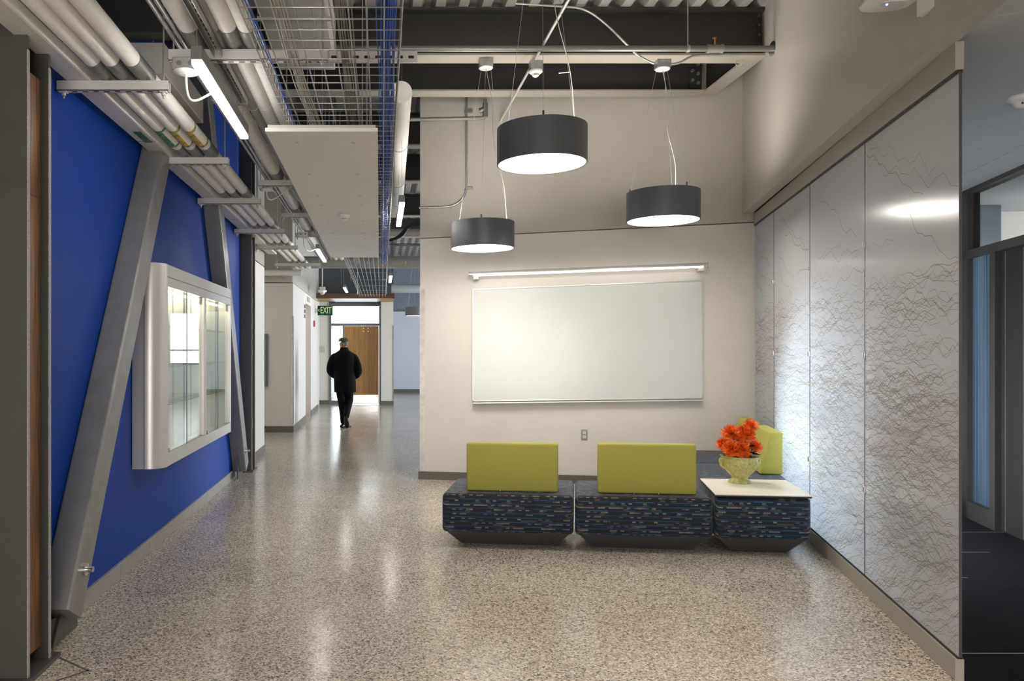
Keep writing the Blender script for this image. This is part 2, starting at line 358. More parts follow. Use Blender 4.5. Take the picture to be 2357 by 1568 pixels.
# left wall
struct(MB().box(-1.85, -1.65, 3.45, 9.2, 0, 2.9), 'wall_left', BLUE)
struct(MB().box(-1.85, -1.652, 3.45, 9.2, 2.9, CL), 'wall_left', BLUE)
struct(MB().box(-1.95, -1.75, -4, 3.5, 0, CL), 'wall_left', CREAM)
wl = struct(MB().box(-1.9, -1.64, 9.32, 10.85, 0, 2.63), 'wall_left', CREAM)
struct(MB().box(-1.9, -1.64, 9.32, 10.85, 2.645, CL), 'wall_left', TAUPE)
struct(MB().box(-1.62-0.02, -1.625, 9.35, 10.85, 0, 0.1), 'baseboard_left', BASED)
struct(MB().box(-4.2, -4.0, 9.2, 14, 0, CL), 'wall_left', CREAM)
struct(MB().box(-4.0, -1.9, 10.65, 10.85, 0, CL), 'wall_left', CREAM)
# base of the blue wall: single tiles
bl = thing('baseboard_left', '', 'trim'); del bl['label'], bl['category']; bl['kind'] = 'structure'
y = 3.60
while y < 8.9:
    y1 = min(y+0.61, 8.93)
    MB().box(-1.65, -1.638-random.uniform(0, .0015), y, y1-0.004, 0, 0.098).build('tile', BASE, bl, 0.002, 1)
    y = y1
MB().box(-1.65, -1.632, 3.60, 8.93, 0.0985, 0.104).build('top_trim', ALU, bl)
# closet block on the left further back
struct(MB().box(-4.0, -1.52, 13.4, 15.7, 0, 2.63), 'wall_left', CREAM)
struct(MB().box(-4.0, -1.52, 16.9, 18.8, 0, 2.63), 'wall_left', CREAM)
struct(MB().box(-4.0, -1.52, 15.7, 16.9, 2.42, 2.63), 'wall_left', CREAM)
struct(MB().box(-4.0, -1.80, 15.7, 16.9, 0, 2.42), 'wall_left', CREAM)
struct(MB().box(-4.0, -1.53, 13.41, 18.8, 2.645, CL), 'wall_left', TAUPE)
mb = MB(); mb.box(-4.0, -1.515, 13.385, 13.4, 0, 0.11); struct(mb, 'baseboard_left', BASED)
struct(MB().box(-1.52, -1.508, 13.39, 15.7, 0, 0.11), 'baseboard_left', BASED)
struct(MB().box(-1.52, -1.508, 16.9, 18.8, 0, 0.11), 'baseboard_left', BASED)
struct(MB().box(-1.8, -1.785, 15.7, 16.9, 0, 0.11), 'baseboard_left', BASED)
struct(MB().box(-4.0, -1.7, 18.8, 19.0, 0, CL), 'wall_left', CREAM)
# end wall of the corridor
YE = 20.3
struct(MB().box(-1.75, -1.345, YE, YE+0.25, 0, CL), 'wall_end', CREAM)
struct(MB().box(0.047, 0.37, YE-0.25, YE+5.7, 0, CL), 'wall_end', CREAM)
SLATE = M('slate_wall_paint', (0.07, 0.078, 0.09), 0.5)
struct(MB().box(-1.345, 0.047, YE, YE+0.25, 2.70, CL), 'wall_end', SLATE)
struct(MB().box(-1.75, 0.37, YE-.26, YE-.255, 2.83, CL), 'wall_end', SLATE)
struct(MB().box(-1.75, -1.345, YE-0.015, YE, 0, 0.11), 'baseboard_end', BASED)
struct(MB().box(0.04, 0.38, YE-0.265, YE-0.25, 0, 0.11), 'baseboard_end', BASED)
struct(MB().box(-1.75, -1.6, 18.9, YE+0.2, 0, CL), 'wall_left', CREAM)
# far wall of the right hand recess with a window
YF = 25.9
BLUEW = M('cool_wall_paint', (0.55, 0.58, 0.66), 0.5, var=0.02)
struct(MB().box(0.37, 3.1, YF, YF+0.2, 0, 2.82), 'wall_far', BLUEW)
struct(MB().box(4.3, 9, YF, YF+0.2, 0, 2.82), 'wall_far', BLUEW)
struct(MB().box(3.1, 4.3, YF, YF+0.2, 0, 0.95), 'wall_far', BLUEW)
struct(MB().box(0.37, 9, YF, YF+0.2, 2.83, CL), 'wall_far', M('slate_wall_paint', (0.16, 0.19, 0.23), 0.5))
struct(MB().box(0.37, 3.1, YF-0.015, YF, 0, 0.12), 'baseboard_far', BASED)
struct(MB().box(0.37, 9, YF-0.02, YF, 2.76, 2.83), 'trim_1', FRAMEG)
wf = MB(); wf.box(3.1, 3.16, YF-.02, YF+.12, .95, 2.76); wf.box(4.24, 4.3, YF-.02, YF+.12, .95, 2.76); wf.box(3.16, 4.24, YF-.02, YF+.12, .95, 1.01); wf.box(3.16, 4.24, YF-.02, YF+.12, 2.70, 2.76); wf.box(3.16, 4.24, YF-.01, YF+.1, 1.42, 1.47)
w1 = struct(wf, 'window_1', FRAMEG)
MB().box(3.16, 4.24, YF+.05, YF+.06, 1.01, 2.70).build('pane', GLASS, w1)
# shell of the right side and rear
struct(MB().box(9, 9.2, 7.9, 27, 0, CL), 'wall_right', CREAM)
struct(MB().box(-9, 9.2, -4.2, -4, 0, CL), 'wall_rear', CREAM)
struct(MB().box(9, 9.2, -4, 8, 0, CL), 'wall_right', TILEC)
struct(MB().box(-9.2, -4.0, 27, 27.2, 0, CL), 'wall_far', CREAM)
struct(MB().box(-1.75, -1.6, YE+.2, 27, 0, CL), 'wall_left', CREAM)
# lounge back wall: lower field, reveal, upper field
XL, XR = 0.459, 3.95
SEAM0, SEAM1 = bw(975, 549).z, bw(1725, 512).z
T = V((BW, 1, 0)).normalized()*0.16
def wallseg(z00, z01, z10, z11, d=0.0, x0=XL, x1=XR):
    a = V((x0, bwY(x0), 0))+BN*d; b = V((x1, bwY(x1), 0))+BN*d
    a2, b2 = a+T, b+T
    def P(p, z): return V((p.x, p.y, z))
    return MB().hexa([P(a, z00), P(b, z01), P(b2, z01), P(a2, z00), P(a, z10), P(b, z11), P(b2, z11), P(a2, z10)])
struct(wallseg(0, 0, SEAM0-.006, SEAM1-.006), 'wall_back', CREAM)
struct(wallseg(SEAM0+.006, SEAM1+.006, CL, CL), 'wall_back', TAUPE)
struct(wallseg(SEAM0-.02, SEAM1-.02, SEAM0+.02, SEAM1+.02, -0.012), 'wall_back', BASED)
bb = thing('baseboard_back', '', 'trim'); del bb['label'], bb['category']; bb['kind'] = 'structure'
xx = XL-0.02
for x1 in (1.02, 1.63, 2.24, 2.85, 3.46, 3.93):
    a = V((xx, bwY(xx), 0))+BN*0.014; b = V((x1-.003, bwY(x1-.003), 0))+BN*0.014
    MB().obox(a, b-a, -BN*0.02, (0, 0, 0.088)).build('tile', BASED, bb); xx = x1
struct(wallseg(0, 0, CL, CL, -0.001, 3.95, 9.0), 'wall_back', CREAM)
# bulkhead over the screen
def bulk(Y): return 1.462+0.295*Y
a0, a1 = 1.2, 8.24
mb = MB(); z0, z1 = 2.802-.0162*7.33, CL
A, B_ = V((bulk(-4), -4, 0)), V((bulk(8.35), 8.35, 0)); n = V((1, -0.295, 0)).normalized()*0.085
mb.hexa([A+V((0, 0, z0)), A+n+V((0, 0, z0)), B_+n+V((0, 0, z0+.0162*12.35)), B_+V((0, 0, z0+.0162*12.35)), A+V((0, 0, z1)), A+n+V((0, 0, z1)), B_+n+V((0, 0, z1)), B_+V((0, 0, z1))])
struct(mb, 'wall_right', TAUPE)
# low ceiling of the side room, tiles with recessed joints
def rceil(Y): return 2.825
struct(MB().add([(bulk(-4)+.08, -4, 2.90), (9.1, -4, 2.90), (9.1, 8.3, 2.90), (bulk(8.3)+.08, 8.3, 2.90)], [(3, 2, 1, 0)]), 'ceiling', BASED)
ct = thing('ceiling', '', 'ceiling'); del ct['label'], ct['category']; ct['kind'] = 'structure'
D1 = PD; D2 = V((PD.y, -PD.x, 0))
for i in range(-3, 7):
    for j in range(0, 5):
        o = V((bulk(2.0)+.085, 2.0, 2.835))+D1*(i*1.22)+D2*(j*1.22)
        MB().obox(o, D2*1.215, D1*1.215, (0, 0, 0.03)).build('panel', TILEC, ct)

# ------------------------------------------------------------------ steel frame
def ibeam(path0, path1, depth, width, tf, zb, name, label, side=V((0, 1, 0))):
    p0, p1 = V((*path0, 0)), V((*path1, 0)); d = p1-p0; s = side.normalized()
    t = thing(name, label, 'beam', p0+V((0, 0, zb)), 'painted steel beams under the deck')
    up = lambda z: V((0, 0, z))
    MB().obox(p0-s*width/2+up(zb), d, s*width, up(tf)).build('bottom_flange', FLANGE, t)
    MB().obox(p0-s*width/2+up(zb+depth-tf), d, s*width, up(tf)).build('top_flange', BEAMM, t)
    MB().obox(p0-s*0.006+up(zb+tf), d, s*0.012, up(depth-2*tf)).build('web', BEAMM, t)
    return t
BZ = 4.12
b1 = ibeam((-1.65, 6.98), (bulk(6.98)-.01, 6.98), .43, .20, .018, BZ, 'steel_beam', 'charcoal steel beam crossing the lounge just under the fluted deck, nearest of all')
mb = MB()
for k in range(4): mb.cyl((bulk(6.98)-.05, 6.965, BZ+.12+k*.09), (bulk(6.98)-.05, 6.94, BZ+.12+k*.09), .014, 6)
mb.build('bolt_row', STEEL, b1)
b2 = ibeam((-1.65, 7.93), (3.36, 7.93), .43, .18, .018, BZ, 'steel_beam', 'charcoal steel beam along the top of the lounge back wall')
pl = MB().box(3.22, 3.34, 7.90, 7.922, BZ+.05, BZ+.44).build('end_plate', BEAMM, b2)
for k in range(3):
    for q in range(2):
        MB().cyl((3.25+.06*q, 7.90, BZ+.13+.1*k-.03*q), (3.25+.06*q, 7.875, BZ+.13+.1*k-.03*q), .017, 6).build('bolt', GALVD, b2)
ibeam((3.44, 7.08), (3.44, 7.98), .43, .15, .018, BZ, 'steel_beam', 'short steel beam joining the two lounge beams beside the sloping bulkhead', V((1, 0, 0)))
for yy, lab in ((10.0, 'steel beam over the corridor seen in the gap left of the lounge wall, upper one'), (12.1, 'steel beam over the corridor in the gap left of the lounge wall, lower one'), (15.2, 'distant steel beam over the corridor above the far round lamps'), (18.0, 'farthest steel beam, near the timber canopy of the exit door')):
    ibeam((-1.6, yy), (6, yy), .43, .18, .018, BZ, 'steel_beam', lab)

def hcolumn(Y0, Y1, tipx, label):
    t = thing('steel_column', label, 'column', ((tipx-.1), (Y0+Y1)/2, 0))
    zt = 4.3
    for ya, yb in ((Y0, Y0+.02), (Y1-.02, Y1)):
        f = MB().box(tipx-.30, tipx-.004, ya, yb, .02, zt).build('flange', STEEL, t)
        MB().box(tipx-.004, tipx, ya, yb, .02, min(zt, 2.76)).build('raw_edge', EDGE, f)
    MB().box(tipx-.16, tipx-.145, Y0+.02, Y1-.02, .02, zt).build('web', STEEL, t)
    MB().box(tipx-.145, tipx-.04, Y0+.022, Y1-.022, .08, 2.15).build('wood_infill', WALNUT, t)['label'] = 'walnut veneer infill board'
    MB().box(tipx-.145, tipx-.041, Y0+.022, Y1-.022, 2.153, 2.70).build('wood_infill', WALNUT, t)
    MB().box(tipx-.34, tipx+.02, Y0-.06, Y1+.06, 0, .02).build('base_plate', STEEL, t)
    return t
hcolumn(3.31, 3.545, -1.53, 'charcoal steel column in the left foreground with walnut infill between its flanges')
hcolumn(9.05, 9.29, -1.515, 'charcoal steel column at the far end of the blue wall')

def brace(bot, top, wdt, label):
    bot, top = V(bot), V(top); d = (top-bot); ax = d.normalized(); X = V((1, 0, 0)); n = ax.cross(X).normalized()
    t = thing('diagonal_brace', label, 'brace', bot, 'steel braces on the blue wall')
    r, h, hn = .014, wdt/2, wdt*.62; ring = []
    for cx_, cy_, a in ((1, 1, 0), (-1, 1, 90), (-1, -1, 180), (1, -1, 270)):
        for k in range(4):
            an = R(a+30*k); ring.append(V((cx_*(h-r)+r*math.cos(an), cy_*(hn-r)+r*math.sin(an))))
    rings = [[p+X*q.x+n*q.y for q in ring] for p in (bot, top)]
    o = MB().loft(rings, True, True)
    for i in range(len(o.sm)-2): o.sm[i] = (i % 4 != 3)
    o.build('tube', STEELL, t)
    g = -1 if d.y > 0 else 1
    c = bot+ax*.22+X*(h)+n*.0
    b = MB().cyl(c, c+X*.012, .032, 12); b.cyl(c, c+X*.045, .016, 6); b.build('bolt', CHROME, t)
    # gusset from brace to column foot
    gy = -0.5*g
    MB().hexa([(bot.x-.008, bot.y-.20*g, .02), (bot.x+.008, bot.y-.20*g, .02), (bot.x+.008, bot.y+.10*g, .02), (bot.x-.008, bot.y+.10*g, .02), (bot.x-.008, bot.y-.20*g, .30), (bot.x+.008, bot.y-.20*g, .30), (bot.x+.008, bot.y+.03*g, .12), (bot.x-.008, bot.y+.03*g, .12)]).build('gusset_plate', STEEL, t)
    return t
brace((-1.572, 3.74, .15), (-1.572, 6.22, 4.25), .155, 'grey steel brace leaning back from the foreground column, left of the glass display case')
brace((-1.572, 8.62, .13), (-1.572, 6.44, 4.25), .155, 'grey steel brace behind the glass display case, leaning to the far column')

# ------------------------------------------------------------------ display case on the blue wall
dc = thing('display_case', 'wall mounted display case with silver rounded ends and sliding glass doors on the blue wall', 'display case', (-1.55, 6.2, .656))
Xf, Xb, Ya, Yb, Za, Zb = -1.44, -1.645, 5.17, 7.37, .656, 2.035
def endcap(y, s):
    pts = [(Xb, y-s*.11)]
    pts += [(-1.56+.12*math.sin(R(a)), y-.11*s*math.cos(R(a))) for a in range(0, 91, 9)]
    pts += [(Xf-.02, y), (Xf-.02, y-.0*s), (Xb, y-.0*s)]
    return pts
for y_, s_ in ((Ya, 1), (Yb, -1)):
    arc = [(Xb, y_-s_*.11), (-1.565, y_-s_*.11)]+[(-1.56+.12*math.sin(R(a)), y_-.11*s_*math.cos(R(a))) for a in range(0, 91, 9)]+[(Xb, y_)]
    if s_ < 0: arc = arc[::-1]
    mb = MB().loft([[V((a, b, Za)) for a, b in arc], [V((a, b, Zb)) for a, b in arc]], True, True)
    o = mb.build('end_cap', CASEM, dc)
    mm = o.modifiers.new('e', 'EDGE_SPLIT'); mm.split_angle = R(35)
MB().box(-1.568, -1.563, Ya-.1115, Ya-.1095, Za, Zb).build('end_joint', BLACK, dc)
MB().box(Xb, Xb+.012, Ya, Yb, Za, Zb).build('back_panel', CASEIN, dc)
MB().box(Xb+.012, Xf-.03, Ya, Yb, Za, Za+.05).build('bottom', CASEIN, dc)
MB().box(Xb+.012, Xf-.03, Ya, Yb, Zb-.05, Zb).build('top', CASEIN, dc)
MB().box(Xb+.012, Xf-.04, Ya, Ya+.012, Za+.05, Zb-.05).build('side_panel', CASEIN, dc)
MB().box(Xb+.012, Xf-.04, Yb-.012, Yb, Za+.05, Zb-.05).build('side_panel', CASEIN, dc)
YM = 6.30
fr = MB(); fr.box(Xf-.04, Xf, Ya, Yb, Zb-.15, Zb); fr.box(Xf-.04, Xf, Ya, Yb, Za, Za+.09); fr.box(Xf-.04, Xf, Ya, Ya+.018, Za+.09, Zb-.15); fr.box(Xf-.04, Xf, Yb-.035, Yb, Za+.09, Zb-.15); fr.box(Xf-.04, Xf, YM-.035, YM+.035, Za+.09, Zb-.15)
fr.build('frame', CASEM, dc, .004, 2)
MB().box(Xf, Xf+.004, Ya, Yb, Zb-.088, Zb-.084).build('frame_groove', GALVD, dc)
for (p, q, k) in ((Ya+.018, YM-.035, 0), (YM+.035, Yb-.035, 1)):
    mid = (p+q)/2
    for n_, (u, v) in enumerate(((p, mid+.02), (mid-.02, q))):
        xg = Xf-.012-.012*n_
        d = MB().box(xg-.003, xg, u, v, Za+.09, Zb-.15).build('glass_door', GLASS, dc)
        MB().box(xg-.006, xg+.002, v-.008 if n_ == 0 else u, v if n_ == 0 else u+.008, Za+.09, Zb-.15).build('door_edge', GALVD, d)
    MB().box(Xf-.038, Xf-.026, q-.03, q, Zb-.21, Zb-.15).build('track_block', BLACK, dc)
    s = MB().tube([(Xf-.075, p+.01, Zb-.168), (Xf-.075, q-.02, Zb-.168)], .010, 8).build('lamp_tube', STRIP, dc)
    for zz in (1.06, 1.33, 1.62):
        MB().box(Xb+.014, Xf-.05, p-.01, q+.01, zz, zz+.008).build('glass_shelf', SHELFG, dc)
    for yy in (p+.25, q-.25):
        MB().box(Xb+.012, Xb+.02, yy-.012, yy+.012, Za+.05, Zb-.05).build('shelf_standard', ALU, dc)
    lk = MB().cyl((Xf-.012, p+.03, Za+.11), (Xf+.006, p+.03, Za+.11), .011, 10).build('lock', CHROME, dc)
MB().cyl((Xf-.02, YM+.09, Za+.1), (Xf+.006, YM+.09, Za+.1), .011, 10).build('lock', CHROME, dc)
mb = MB()
for zz in range(20):
    for yy in (Yb-.12, Yb-.3): mb.box(Xb+.0125, Xb+.014, yy-.004, yy+.004, Za+.15+zz*.055, Za+.158+zz*.055)
mb.build('shelf_holes', GALVD, dc)['kind'] = 'stuff'

# ------------------------------------------------------------------ pipes on trapeze hangers along the corridor
ZA = 2.823
ch = thing('cable_channel', 'flat pale steel wireway cover running along the top of the blue wall', 'wireway', (-1.6, 2, ZA))
MB().box(-1.592, -1.483, .8, 10.9, ZA+.001, ZA+.05).build('cover', WHITEM, ch)
MB().box(-1.483, -1.470, .8, 10.9, ZA-.0, ZA+.055).build('lip', INSUL, ch)
MB().box(-1.55, -1.50, 4.78, 5.03, ZA-.0005, ZA+.0007).build('sticker', hazard('green_label', (0.01, 0.12, 0.06), (0.10, 0.30, 0.17)), ch)['label'] = 'small green label'
for yy in (5.0, 8.0): MB().box(-1.593, -1.47, yy-.002, yy+.002, ZA-.0008, ZA+.02).build('joint', GALVD, ch)
YELB = hazard('yellow_pipe_label', (0.62, 0.38, 0.01), (0.05, 0.035, 0.01)); GRNB = hazard('green_pipe_label', (0.02, 0.16, 0.08), (0.25, 0.45, 0.33)); CHECK = hazard('pipe_band', (0.35, 0.3, 0.05), (0.02, 0.02, 0.02))
SA = (3.87, 5.41, 6.87, 8.61, 9.97, 12.0)
def pipe(X, z, r, y0, y1, struts, label, band=None, grp='insulated pipes under the corridor ceiling', mat=INSUL):
    t = thing('insulated_pipe', label, 'pipe', (X, y0, z-r), grp)
    ys = [y0]+[s for s in struts if y0 < s < y1]+[y1]
    for a, b in zip(ys[:-1], ys[1:]):
        aa = a if a == y0 else a+.07; bb_ = b if b == y1 else b-.17
        j = MB().tube([(X, aa, z), (X, bb_, z)], r, 20).build('jacket', mat, t)
        yj = aa+.9
        while yj < bb_-.3:
            MB().tube([(X, yj, z), (X, yj+.006, z)], r+.0012, 20, True).build('seam', INSUL, j); yj += .95
        if b != y1: MB().tube([(X, bb_-.01, z), (X, b+.08, z)], r+.003, 20).build('sleeve', GALVD, t)
    if band:
        for yb in (4.79, 5.13): MB().tube([(X, yb, z), (X, yb+.03, z)], r+.0015, 20).build('label_band', CHECK if band is YELB else GRNB, t)
        ang = [R(a) for a in range(225, 300, 12)]
        rg = lambda y: [V((X+(r+.002)*math.cos(a), y, z+(r+.002)*math.sin(a))) for a in ang]
        MB().loft([rg(4.82), rg(5.13)], False, True, False).build('pipe_label', band, t)
    return t
RA = .043
for i, (X, lab, bd) in enumerate(((-1.396, 'white jacketed pipe with green label bands, nearest the blue wall', GRNB), (-1.305, 'white jacketed pipe with yellow label bands, middle one of the three over the blue wall', YELB), (-1.204, 'white jacketed pipe with yellow label bands, farthest from the blue wall of its three', YELB))):
    pipe(X, ZA+RA+.003, RA, .9, 13.0, SA, lab, bd)
SB = (3.75, 6.64, 8.23, 9.63)
ZBp = 2.935
pipe(-.90, ZBp+.058, .055, .9, 12.6, SB, 'thickest white jacketed pipe, just behind the near linear lamp')
pipe(-.785, ZBp+.036, .033, .9, 12.6, SB, 'slim grey pipe between the thick white pipe and the wire tray', mat=M('grey_pipe_jacket', (0.30, 0.285, 0.265), 0.5))
pipe(-.715, ZBp+.048, .045, .9, 12.6, SB, 'white jacketed pipe second from the wire cable tray')
pipe(-.625, ZBp+.048, .045, .9, 12.6, SB, 'white jacketed pipe right beside the wire cable tray')

def hanger(x0, x1, Y, zt, label, rods, slots=True, h=.05, ext=None):
    t = thing('pipe_hanger', label, 'hanger', ((x0+x1)/2, Y, zt-h), 'strut hangers carrying the pipes')
    mb = MB(); mb.box(x0, x1, Y, Y+.003, zt-h, zt); mb.box(x0, x1, Y+.041, Y+.044, zt-h, zt); mb.box(x0, x1, Y, Y+.044, zt-h, zt-h+.003)
    mb.build('channel', WHITEM, t)
    sl = MB(); x = x0+.07
    while x < x1-.05: sl.box(x, x+.028, Y+.014, Y+.03, zt-h-.0006, zt-h+.001); x += .055
    sl.build('slots', BLACK, t)['kind'] = 'stuff'
    for xr in rods:
        MB().cyl((xr, Y+.022, zt-h-.035), (xr, Y+.022, CL), .005, 6).build('rod', GALV, t)
        n_ = MB(); n_.box(xr-.017, xr+.017, Y+.005, Y+.039, zt-h-.006, zt-h); n_.cyl((xr, Y+.022, zt-h-.02), (xr, Y+.022, zt-h-.006), .011, 6); n_.build('nut', WHITEM, t)
    return t
names = ('nearest', 'second', 'third', 'fourth', 'fifth', 'sixth')
for Y, nm in zip(SA, names):
    x1 = -1.074 if Y < 11.9 else -.92
    hanger(-1.643, x1, Y, ZA, 'strut hanger under the three labelled pipes, %s from the camera' % nm, (-1.615, x1-.03))
hb = hanger(-1.04, -.255, 3.75, ZBp, 'long strut hanger behind the near linear lamp, carrying the thick pipes', (-1.02, -.28), h=.055)
h2 = MB(); h2.box(-.30, .19, 3.80, 3.804, ZBp-.045, ZBp+.01); h2.build('splice_channel', WHITEM, hb)
s2 = MB(); x = -.24
while x < .16: s2.box(x, x+.028, 3.7985, 3.80, ZBp-.027, ZBp-.013); x += .055
s2.build('slots', BLACK, hb)['kind'] = 'stuff'
for Y, nm in zip(SB[1:], ('nearer', 'middle', 'farther')):
    hanger(-1.06, -.48, Y, ZBp, 'strut hanger half hidden by the white ceiling boards, %s of three' % nm, (-1.04, -.5))

for i, X in enumerate((-1.005, -.972)):
    mb = MB().tube([(X, .9, 2.975), (X, 12.3, 2.975)], .012, 8)
    t = thing('conduit', ('steel conduit running beside the thick pipe, left of the pair', 'steel conduit running beside the thick pipe, right of the pair')[i], 'conduit', (X, 4, 2.96), 'paired conduits along the corridor')
    mb.build('tube', GALV, t)
    for Y in (4.6, 7.2, 9.0): MB().cyl((X, Y, 2.975), (X, Y+.07, 2.975), .017, 8).build('coupling', GALV, t)
rail = thing('slotted_rail', 'slotted steel rail above the near linear lamp', 'rail', (-.80, 3.5, 2.90))
mb = MB(); mb.box(-.815, -.812, 1.5, 4.48, 2.895, 2.935); mb.box(-.777, -.774, 1.5, 4.48, 2.895, 2.935); mb.box(-.815, -.774, 1.5, 4.48, 2.932, 2.935); mb.build('channel', GALV, rail)
sl = MB(); y = 1.6
while y < 4.4: sl.box(-.803, -.786, y, y+.028, 2.9305, 2.9325); y += .05
sl.build('slots', BLACK, rail)['kind'] = 'stuff'
MB().cyl((-.832, 4.46, 2.86), (-.832, 4.46, CL), .004, 6).build('rod', GALV, rail)
MB().box(-.84, -.774, 4.45, 4.47, 2.888, 2.895).build('clip', GALV, rail)

# linear lamps
def linear(X, Y0, L_, label, zb=2.74, wdt=.052, h=.085):
    t = thing('linear_lamp', label, 'ceiling light', (X, Y0+L_/2, zb), 'linear lamps over the corridor')
    MB().box(X-wdt/2, X+wdt/2, Y0, Y0+L_, zb+.022, zb+h).build('housing', FRAMEG if False else GALVD, t, .002, 1)
    MB().box(X-wdt/2+.002, X+wdt/2-.002, Y0+.004, Y0+L_-.004, zb, zb+.0218).build('lens', TUBE, t, .004, 2)
    for yy in (Y0+.03, Y0+L_-.03): MB().cyl((X if X > 0 else X*.4-.832*.6, yy, zb+h-.001), (X if X > 0 else -.832, yy, CL), .0015, 5).build('cable', WIRE, t)
    return t
l1 = linear(-.825, 3.43, 1.22, 'linear lamp in the left foreground under the white pipes')
linear(-.80, 9.86, 1.3, 'linear lamp beside the far end of the white ceiling boards')
linear(-.73, 15.9, 1.22, 'small distant linear lamp above the exit sign')
linear(.202, 6.74, 1.22, 'linear lamp between the cable tray and the lounge wall corner')
linear(.205, 13.4, 1.22, 'distant linear lamp right of the bare tray rods')
def jbox(loc, label, cordto=None, grp=None):
    x, y, z = loc
    t = thing('junction_box', label, 'junction box', loc, grp)
    MB().box(x-.06, x+.06, y-.03, y+.03, z+.012, z+.075).build('box', GALV, t, .003, 1)
    mb = MB(); mb.lathe([(.001, 0), (.03, .0), (.062, .008), (.062, .012), (.001, .012)], (x, y, z), 24); mb.build('cover_disc', PLASTIC, t)
    for k in (-1, 1): MB().cyl((x+k*.028, y-.031, z+.045), (x+k*.028, y-.03, z+.045), .013, 12).build('knockout', GALVD, t)
    if cordto:
        c = V(cordto); a = V((x, y, z)); m1 = a+V((0, 0, -.16)); m2 = c+V((-.1, -.02, -.07))
        pts = [a*(1-s)**3+m1*3*s*(1-s)**2+m2*3*s*s*(1-s)+c*s**3 for s in [k/14 for k in range(15)]]
        MB().tube(pts, .006, 8).build('cord', PLASTIC, t)
    return t
jbox((-.945, 3.72, 2.80), 'galvanised junction box with round cover feeding the near linear lamp', (-.845, 3.85, 2.755))
jbox((-.93, 9.3, 2.82), 'junction box with white loop of cord feeding the second linear lamp', (-.825, 9.95, 2.78))
jbox((-1.0, 6.75, 2.86), 'junction box with hanging cord loop between the two rows of pipes', (-.8, 6.9, 2.93))

# ------------------------------------------------------------------ wire cable tray
ct_ = thing('cable_tray', 'galvanised wire mesh cable tray running down the corridor', 'cable tray', (-.2, 10, 2.73))
ZT = 2.73
def tl(Y): return -.535+.004*Y
W_ = .61
Y0, Y1 = 1.9, 18.2
base = MB().tube([(0, Y0, 0), (.004*(Y1-Y0), Y1, 0)], .0036, 6)
proto = None
offs = [(i*W_/9, 0) for i in range(10)]+[(0, .05), (0, .10), (W_, .05), (W_, .10)]
for dx, dz in offs:
    if proto is None:
        proto = base.build('long_wire', GALV, ct_); proto.location = V((tl(Y0)+dx, 0, ZT+dz))-ct_.location; proto.data.transform(__import__('mathutils').Matrix.Translation(ct_.location))
    else:
        c = proto.copy(); C.objects.link(c); c.location = V((tl(Y0)+dx, 0, ZT+dz))-ct_.location
proto = None
y = Y0+.03
while y < Y1:
    if y > 10.05: y += 1.15
    if y > Y1: break
    if proto is None:
        mb = MB().tube([(tl(y), y, ZT+.104), (tl(y), y, ZT-.004), (tl(y)+W_, y, ZT-.004), (tl(y)+W_, y, ZT+.104)], .0026, 5)
        proto = mb.build('cross_wire', GALV, ct_); yp = y
    else:
        c = proto.copy(); C.objects.link(c); c.location = (.004*(y-yp), y-yp, 0)
    y += .1
for y in (2.6, 6.2, 9.9, 13.4, 17.0):
    for k in (0, 1):
        xx = tl(y)+k*W_+(.02 if k else -.02)
        MB().cyl((xx, y, ZT-.03), (xx, y, CL), .0045, 6).build('rod', GALV, ct_)
def bundle(name, Xc, z, spread, n, mat, label, drift=0.0, y1=11.5, r=.0032):
    mb = MB()
    for k in range(n):
        bx = random.uniform(-spread, spread); ph = random.uniform(0, 6); pts = []
        for q in range(40):
            y = 1.7+(y1-1.7)*q/39
            pts.append((Xc+drift*(y-1.7)+.004*y+bx*(.75+.25*math.sin(y*1.3+ph))+.006*math.sin(y*3+ph*2), y, z+.004+abs(.018*math.sin(y*.8+ph))+random.uniform(0, .012)))
        mb.tube(pts, r, 5)
    return solo(mb, name, mat, label, 'cables', 'cable bundles in the wire tray')
bundle('cable_bundle', .022, ZT+.008, .045, 26, CBLUE, 'thick bundle of blue cables at the right side of the wire tray')
bundle('cable_bundle', -.40, ZT+.008, .035, 18, CWHITE, 'bundle of off-white cables at the left side of the wire tray', .004)
bundle('cable_bundle', -.16, ZT+.008, .045, 18, CGREY, 'bundle of grey cables in the middle of the wire tray')
bundle('cable_bundle', tl(0)+.022, ZT+.02, .008, 3, CBLUE, 'thin strand of blue cables along the left rim of the wire tray', y1=9)

# white boards under the tray
ZP = 2.66
scr = None
for i in range(3):
    ya, yb = 4.21+i*1.91, 4.21+(i+1)*1.91-.004
    t = thing('ceiling_board', ('flat white ceiling board under the cable tray, nearest one', 'flat white ceiling board under the cable tray, middle one with the strobe', 'flat white ceiling board under the cable tray, farthest one')[i], 'board', (-.325, (ya+yb)/2, ZP), 'white boards under the cable tray')
    MB().box(-.632, -.008, ya, yb, ZP, ZP+.022).build('board', CREAM if False else M('white_board_paint', (0.78, 0.755, 0.71), 0.55, var=0.01), t, .001, 1)
    MB().box(-.62, -.02, ya+.01, yb-.01, ZP+.0225, ZP+.04).build('backer', WHITEM, t)
    for xx in (-.48, -.15):
        for yy in (ya+.22, ya+1.02, yb-.16):
            MB().cyl((xx, yy, ZP-.0025), (xx, yy, ZP), .014, 12).build('screw', ALU, t)
    for xx in (-.55, -.1):
        for yy in (ya+.3, yb-.3): MB().cyl((xx, yy, ZP+.04), (xx, yy, CL), .004, 6).build('rod', GALV, t)
